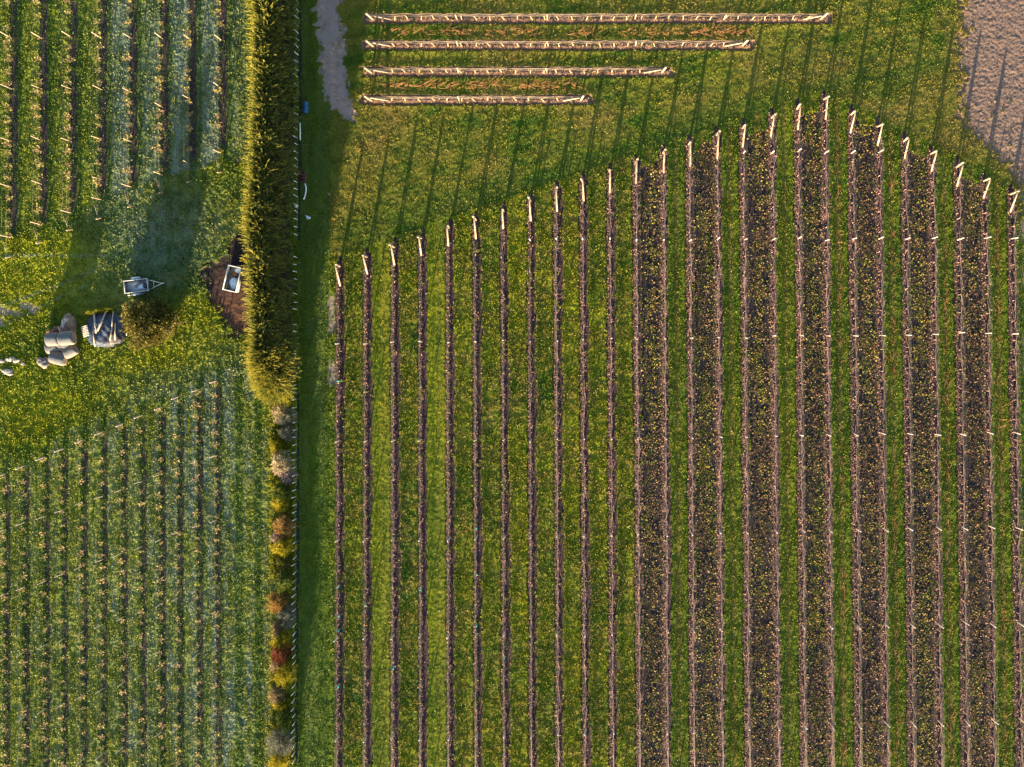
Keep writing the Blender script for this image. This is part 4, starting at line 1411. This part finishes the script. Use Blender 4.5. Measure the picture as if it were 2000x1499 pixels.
def lump(name, mat, parent, loc, sx, sy, sz, seed, amp=0.25, nu=20, nv=9, flat=0.0):
    """irregular heap: noisy half ellipsoid"""
    r = np.random.default_rng(seed)
    ph = r.random(8) * 6.283
    V, Q = [], []
    for j in range(nv):
        el = (j / (nv - 1)) * math.pi / 2
        for i in range(nu):
            a = 6.283 * i / nu
            k = 1 + amp * (math.sin(2 * a + ph[0] + el) + 0.7 * math.sin(3 * a + ph[1]) + 0.6 * math.sin(5 * a + ph[2] + 3 * el) + 0.4 * math.sin(9 * a + ph[3] + 7 * el)) / 2.2
            ce = math.cos(el) ** (0.6 + flat)
            V.append((sx * k * ce * math.cos(a), sy * k * ce * math.sin(a), sz * (math.sin(el) ** 0.9) * (1 + 0.5 * amp * math.sin(4 * a + ph[4] + 3 * el) * math.cos(el)) - 0.03))
    for j in range(nv - 1):
        for i in range(nu):
            Q.append((j * nu + i, j * nu + (i + 1) % nu, (j + 1) * nu + (i + 1) % nu, (j + 1) * nu + i))
    o = link(name, np_mesh(name, np.array(V, dtype=np.float32), Q, None, mat, None, True), parent, loc)
    return o


ca, sa = math.cos(math.radians(6.5)), math.sin(math.radians(6.5))


def on_trailer(lx, ly):
    return (tx + lx * ca - ly * sa, ty + lx * sa + ly * ca)


qx, qy = on_trailer(0.35, -0.05)
tag(lump('plastic_sheet', M['sheet'], None, (qx, qy, 0.45), 0.36, 0.24, 0.16, 5, 0.3), 'crumpled white plastic sheet lying in the trailer tray', 'plastic sheet')
qx, qy = on_trailer(0.72, -0.05)
tag(lump('rubber_bucket', M['tarp'], None, (qx, qy, 0.45), 0.22, 0.24, 0.22, 6, 0.12), 'dark blue heap beside the white sheet in the trailer', 'bag')
b = MB()
for k in range(7):
    a0 = on_trailer(random.uniform(-.45, -.05), random.uniform(-.2, .1))
    a1 = on_trailer(random.uniform(0.2, 0.95), random.uniform(0.05, 0.45))
    b.tube([(a0[0], a0[1], 0.47 + .02 * k), (a1[0], a1[1], 0.5 + .03 * k)], 0.016, 5)
tag(b.build('sticks', M['rust']), 'brown sticks lying across the grey trailer tray', 'sticks')

# white steel bin by the hedge
cx_, cy_ = W(453, 544.5, 0.85)
ang = math.radians(-12.5)
bn = empty('steel_bin', (cx_, cy_, 0.0), ang)
tag(bn, 'open white rimmed steel bin standing on dark soil against the hedge', 'bin')
bw, bl = 1.22, 2.28
b = MB()
b.box((0, 0, 0.12), (bw - .06, bl - .06, 0.03))
b.build('bin_floor', M['galv'], bn)
b = MB()
for sgn in (-1, 1):
    b.box((sgn * bw / 2, 0, 0.45), (0.03, bl, 0.70), bev=.005)
    b.box((0, sgn * bl / 2, 0.45), (bw - .04, 0.03, 0.69), bev=.005)
b.build('bin_walls', M['galv'], bn)
b = MB()
for sgn in (-1, 1):
    b.box((sgn * bw / 2, 0, 0.82), (0.085, bl + .08, 0.06), bev=.012)
    b.box((0, sgn * bl / 2, 0.82), (bw - .09, 0.085, 0.056), bev=.012)
b.build('rim', M['white'], bn)
for sx_ in (-1, 1):
    for sy_ in (-1, 1):
        b = MB()
        b.box((sx_ * bw * .4, sy_ * bl * .4, 0.05), (0.1, 0.1, 0.12))
        b.build('foot', M['galv'], bn)


def on_bin(lx, ly):
    return (cx_ + lx * math.cos(ang) - ly * math.sin(ang), cy_ + lx * math.sin(ang) + ly * math.cos(ang))


qx, qy = on_bin(0.10, -0.38)
o = lump('white_bag', M['sheet'], None, (qx, qy, 0.14), 0.42, 0.66, 0.52, 8, 0.22)
o.rotation_euler = (0, 0, ang)
tag(o, 'puffed white plastic bag filling the lower half of the steel bin', 'plastic bag')
qx, qy = on_bin(0.2, 0.78)
o = lump('paper_sack', M['sheet'], None, (qx, qy, 0.14), 0.34, 0.30, 0.40, 10, 0.2)
tag(o, 'pale sack in the upper end of the steel bin', 'sack')
qx, qy = on_bin(-0.05, 0.38)
o = lump('scrap_heap', M['rust'], None, (qx, qy, 0.14), 0.40, 0.36, 0.50, 9, 0.4)
tag(o, 'brown scrap heap in the middle of the steel bin', 'scrap')

# ------------------------------------------------------------------ heap under the tarp with timbers and pallet
hx, hy = W(204, 644, 0.5)
V, Q = [], []
nu, nv = 64, 22
r = np.random.default_rng(5)


def tarp_h(lx, ly):
    k = max(0.0, 1 - (abs(lx) / 1.85) ** 3.2 - (abs(ly) / 1.62) ** 3.2)
    f = 0.75 * k ** 0.45
    f += 0.07 * k * (math.sin(3.1 * lx + 2.2 * ly) + math.sin(5.3 * lx - 3.7 * ly + 1) + 0.6 * math.sin(9 * lx + 7 * ly + 2))
    return f * (0.9 - 0.10 * ly)


for j in range(nv + 1):
    rad = j / nv
    for i in range(nu):
        a = 6.283185 * i / nu
        rr2 = rad * (1 + 0.05 * math.sin(3 * a + 1) + 0.04 * math.sin(7 * a) + 0.03 * math.sin(13 * a))
        lx = 1.85 * rr2 * math.copysign(abs(math.cos(a)) ** 0.75, math.cos(a))
        ly = 1.62 * rr2 * math.copysign(abs(math.sin(a)) ** 0.75, math.sin(a))
        V.append((lx, ly, max(tarp_h(lx, ly), 0.0) + 0.06 + 0.012 * math.sin(23 * a + 9 * rad)))
for j in range(nv):
    for i in range(nu):
        Q.append((j * nu + i, j * nu + (i + 1) % nu, (j + 1) * nu + (i + 1) % nu, (j + 1) * nu + i))
n0 = len(V)
for i in range(nu):      # skirt into the ground
    p = V[nv * nu + i]
    V.append((p[0], p[1], -0.05))
for i in range(nu):
    Q.append((nv * nu + i, nv * nu + (i + 1) % nu, n0 + (i + 1) % nu, n0 + i))
o = link('tarp_heap', np_mesh('tarp_heap', np.array(V, dtype=np.float32), Q, None, M['tarp'], None, True), None, (hx, hy, 0.0))
tag(o, 'heap covered with dark blue plastic tarp between hay bales and bush', 'tarp')


def log_on_tarp(u0, v0, u1, v1, r0, mat, lab):
    p0, p1 = W(u0, v0, 0.8), W(u1, v1, 0.8)
    z0 = max(tarp_h(p0[0] - hx, p0[1] - hy), 0) + 0.06 + r0
    z1 = max(tarp_h(p1[0] - hx, p1[1] - hy), 0) + 0.06 + r0
    zm = max(tarp_h((p0[0] + p1[0]) / 2 - hx, (p0[1] + p1[1]) / 2 - hy), 0) + 0.06 + r0
    lift = max(0, zm - (z0 + z1) / 2) + 0.02
    bb = MB()
    bb.tube([(0, 0, 0), (p1[0] - p0[0], p1[1] - p0[1], z1 - z0)], [r0, r0 * 0.95], 8)
    o = bb.build('timber_pole', mat, None, (p0[0], p0[1], z0 + lift))
    tag(o, lab, 'pole', 'poles lying on the tarp heap')


log_on_tarp(181, 613, 189, 651, 0.085, M['oldwood'], 'thick grey pole slanting from the top of the tarp heap, next to the pallet')
log_on_tarp(204, 609, 193, 647, 0.085, M['oldwood'], 'thick grey pole slanting the opposite way across the tarp heap')
log_on_tarp(217, 608, 219.5, 638, 0.055, M['oldwood'], 'thin greenish grey pole at the upper end of the tarp heap near the bush')
log_on_tarp(184.5, 647, 184, 677, 0.055, M['cane_pale'], 'thin orange pole hanging down the lower edge of the tarp heap')
log_on_tarp(219.5, 638, 217, 666, 0.060, M['cane_pale'], 'pale tapered pole below the thin grey pole near the bush')
log_on_tarp(224.5, 632, 225, 665, 0.065, M['cane_pale'], 'orange pole beside the bush, parallel to the pale tapered one')
log_on_tarp(240, 643, 241, 656, 0.055, M['oldwood'], 'short grey pole half hidden under the edge of the bush')

px_, py_ = W(168, 647, 0.45)
pal = empty('pallet', (px_, py_, 0.52), math.radians(12))
pal.rotation_euler = (0.05, -0.42, math.radians(14))
tag(pal, 'small slatted wooden pallet leaning on the edge of the tarp heap', 'pallet')
for k in range(7):
    b = MB()
    b.box((-0.02, -0.45 + 0.15 * k, 0.06), (0.80, 0.075, 0.022), bev=.004)
    b.build('slat', M['post'], pal)
for k in (-1, 0, 1):
    b = MB()
    b.box((0.33 * k, 0, 0.0), (0.08, 1.0, 0.09), bev=.004)
    b.build('bearer', M['post'], pal)
# grassy bank behind the tarp
b0 = MB()
gx0, gy0 = W(196, 608)
P, N = dome(900, 555, 1.45, 0.17, 0.62, 0.5)
P[:, 1] += P[:, 0] * 0.14
sv, sq, sr = sprays(P.astype(np.float32), N, np.full(900, 0.22), 3, 556, 0.6, 0.5, 0.03, 0.5)
M['tuft'] = mat_rnd('tall grass tuft', [(0.05, 0.09, 0.01), (0.16, 0.17, 0.012), (0.27, 0.24, 0.02), (0.33, 0.28, 0.05)], 0.3)
tag(link('grass_bank', np_mesh('grass_bank', sv, sq, None, M['tuft'], {'rnd': sr}), None, (gx0, gy0, 0)), 'sunny yellow tall grass along the top edge of the tarp heap', 'grass', None, 'stuff')


# ------------------------------------------------------------------ hay bales
def bale(u, v, h0, rad, ln, rz, lab, seed, name='hay_bale'):
    x, y = W(u, v, h0)
    b = MB()
    r = np.random.default_rng(seed)
    nu, nl = 22, 9
    ph = r.random(6) * 6.28
    V, Q = [], []
    for j in range(nl + 4):
        t = (j - 2) / (nl - 1)
        t = min(max(t, 0), 1)
        kk = {0: 0.0, 1: 0.6, nl + 2: 0.6, nl + 3: 0.0}.get(j, 1.0)
        bulge = (1 - 0.10 * (2 * t - 1) ** 4)
        for i in range(nu):
            a = 6.283 * i / nu
            k = rad * kk * bulge * (1 + 0.035 * math.sin(3 * a + ph[0]) + 0.02 * math.sin(7 * a + ph[1] + 4 * t) + 0.015 * math.sin(17 * t + 2 * a))
            z = k * math.sin(a)
            if z < -rad * 0.8:
                z = -rad * 0.8 + (z + rad * .8) * .2
            V.append(((t - 0.5) * ln, k * math.cos(a) * 1.04, z))
    for j in range(nl + 3):
        for i in range(nu):
            Q.append((j * nu + i, j * nu + (i + 1) % nu, (j + 1) * nu + (i + 1) % nu, (j + 1) * nu + i))
    o = link(name, np_mesh(name, np.array(V, dtype=np.float32), Q, None, M['hay'], None, True), None, (x, y, h0), (0, 0, rz))
    return tag(o, lab, 'hay bale', 'stack of old round bales')


bale(103.5, 663, 1.35, 0.60, 1.05, math.radians(4), 'weathered round bale on top of the stack, on the side away from the tarp', 601)
bale(131, 661.5, 1.42, 0.62, 1.30, math.radians(6), 'weathered round bale on top of the stack, on the side facing the tarp', 602)
bale(138, 686, 0.55, 0.55, 1.15, math.radians(28), 'tilted pinkish bale on the ground, nearest the tarp heap', 603)
bale(114, 700, 0.58, 0.60, 1.35, math.radians(-16), 'sagging peach coloured bale at the front of the stack', 604)
bale(104, 678, 0.50, 0.60, 1.1, math.radians(10), 'shaded bale under the topmost one, mostly hidden by the others', 605)
bale(128, 674, 0.50, 0.60, 1.2, math.radians(5), 'shaded bale carrying the top bale that faces the tarp', 606)
bx_, by_ = W(87, 708)
tag(lump('loose_hay', M['hay'], None, (bx_, by_, 0), 0.55, 0.60, 0.5, 12, 0.45), 'torn heap of loose pale hay beside the front bale', 'hay')
bx_, by_ = W(105, 650, 0.6)
tag(lump('brush_pile', M['rust'], None, (bx_, by_, 0), 0.75, 0.55, 1.0, 13, 0.4), 'low dark brush heap behind the topmost bales', 'brush pile')
bx_, by_ = W(131, 637, 0.6)
tag(lump('scrap_pile', M['cane_dark'], None, (bx_, by_, 0), 0.75, 1.0, 1.1, 14, 0.35), 'brown pile of old wood behind the bales, crowned with pale sticks', 'wood pile')
b = MB()
for k in range(9):
    a0 = W(121 + random.uniform(-2, 2), 640 + random.uniform(-3, 2), 1.2)
    a1 = W(121 + 1.7 * k - 3 + random.uniform(-1, 1), 620 + abs(k - 4) * 0.9 + random.uniform(-1, 3), 1.3)
    b.tube([(a0[0], a0[1], 1.12), (a1[0], a1[1], 1.12 + .06 * (k % 3))], 0.030, 5)
a0, a1 = W(114, 638, 1.2), W(117, 650, 1.5)
b.tube([(a0[0], a0[1], 1.25), (a1[0], a1[1], 1.5)], 0.03, 5)
tag(b.build('pale_sticks', M['post']), 'fan of pale grey sticks on the old wood pile', 'sticks')

# rubble
for k, (u, v, sx_, sy_, sz_, lab) in enumerate(((5, 706, .28, .22, .25, 'small white stone at the picture edge, in the upper line of rubble'), (21, 702, .42, .24, .28, 'long pale rubble block in the upper line'),
                                          (33, 705, .33, .22, .24, 'pale stone in the middle of the upper rubble line'), (46, 711, .30, .18, .2, 'pale stone at the bale end of the upper rubble line'),
                                          (16, 727, .52, .32, .3, 'broad pale stone lying alone in front of the rubble line'))):
    x, y = W(u, v)
    tag(lump('rubble_stone', M['rock'], None, (x, y, 0.02), sx_, sy_, sz_, 700 + k, 0.45), lab, 'stone', 'pale rubble stones in the grass')

# ------------------------------------------------------------------ things by the lane
x, y = W(597, 211, 0.25)
dr = empty('plastic_drum', (x, y, 0.30), math.radians(-4))
tag(dr, 'blue plastic drum lying in the lane beside the hedge', 'drum')
b = MB()
prof = [(-0.50, 0.0), (-0.50, 0.24), (-0.47, 0.265), (-0.18, 0.27), (-0.16, 0.285), (-0.13, 0.285), (-0.11, 0.27), (0.11, 0.27), (0.13, 0.285), (0.16, 0.285), (0.18, 0.27), (0.47, 0.265), (0.50, 0.24), (0.50, 0.0)]
b.tube([(0, p[0] + 1e-4 * i, 0) for i, p in enumerate(prof)], [max(p[1], 0.005) for p in prof], 18)
b.build('barrel_body', M['barrel'], dr)
b = MB()
b.tube([(0.1, 0.50, 0.08), (0.1, 0.535, 0.08)], 0.035, 8)
b.build('bung', M['cap'], dr)
b = MB()
p0, p1 = W(586, 240, .2), W(586, 274, .2)
b.tube([(p0[0], p0[1], 0.18), (p1[0], p1[1], 0.15)], 0.055, 8)
tag(b.build('straight_pipe', M['pipe']), 'straight white pipe lying along the hedge foot below the blue drum', 'pipe')
b = MB()
pts = []
for (u, v) in ((595.5, 359), (597.5, 366), (597.5, 374), (596, 382), (593, 390)):
    p = W(u, v, .15)
    pts.append((p[0], p[1], 0.14))
b.tube(pts, 0.06, 8)
tag(b.build('bent_pipe', M['pipe']), 'bent white pipe lying by the hedge below the maroon crates', 'pipe')
x, y = W(589, 344, .3)
for k in range(3):
    cr = empty('plastic_crate', (x + 0.02 * k, y + 0.36 - 0.36 * k, 0.05), math.radians(-18 + 6 * k))
    tag(cr, ('faded maroon crate of the row by the hedge, nearest the blue drum', 'faded maroon crate in the middle of the row of three by the hedge',
             'faded maroon crate of the row by the hedge, nearest the bent pipe')[k], 'crate', 'maroon crates by the hedge')
    b = MB()
    b.box((0, 0, 0.015), (0.62, 0.30, 0.03))
    b.build('crate_floor', M['crate'], cr)
    b = MB()
    for zz in (0.07, 0.16, 0.25):
        for sgn in (-1, 1):
            b.box((0, sgn * 0.15, zz), (0.62, 0.018, 0.05))
            b.box((sgn * 0.31, 0, zz), (0.018, 0.28, 0.05))
    for sx_ in (-1, 1):
        for sy_ in (-1, 1):
            b.box((sx_ * 0.298, sy_ * 0.138, 0.145), (0.026, 0.026, 0.27))
    b.build('crate_sides', M['crate'], cr)
x, y = W(578, 403, .2)
tag(lump('white_bucket', M['cap'], None, (x, y, 0), 0.18, 0.14, 0.3, 21, 0.1), 'small white container under the hedge edge below the bent pipe', 'container')
x, y = W(601, 425, .1)
tag(lump('crumpled_bag', M['sheet'], None, (x, y, 0), 0.26, 0.20, 0.18, 22, 0.5), 'crumpled bluish plastic bag in the lane grass', 'plastic bag')
b = MB()
p0, p1 = W(641, 377), W(645.5, 383.5)
b.tube([(p0[0], p0[1], 0.15), (p1[0], p1[1], 0.13)], 0.035, 6)
tag(b.build('wood_offcut', M['wood']), 'short pale stick lying alone at the lane edge', 'stick')
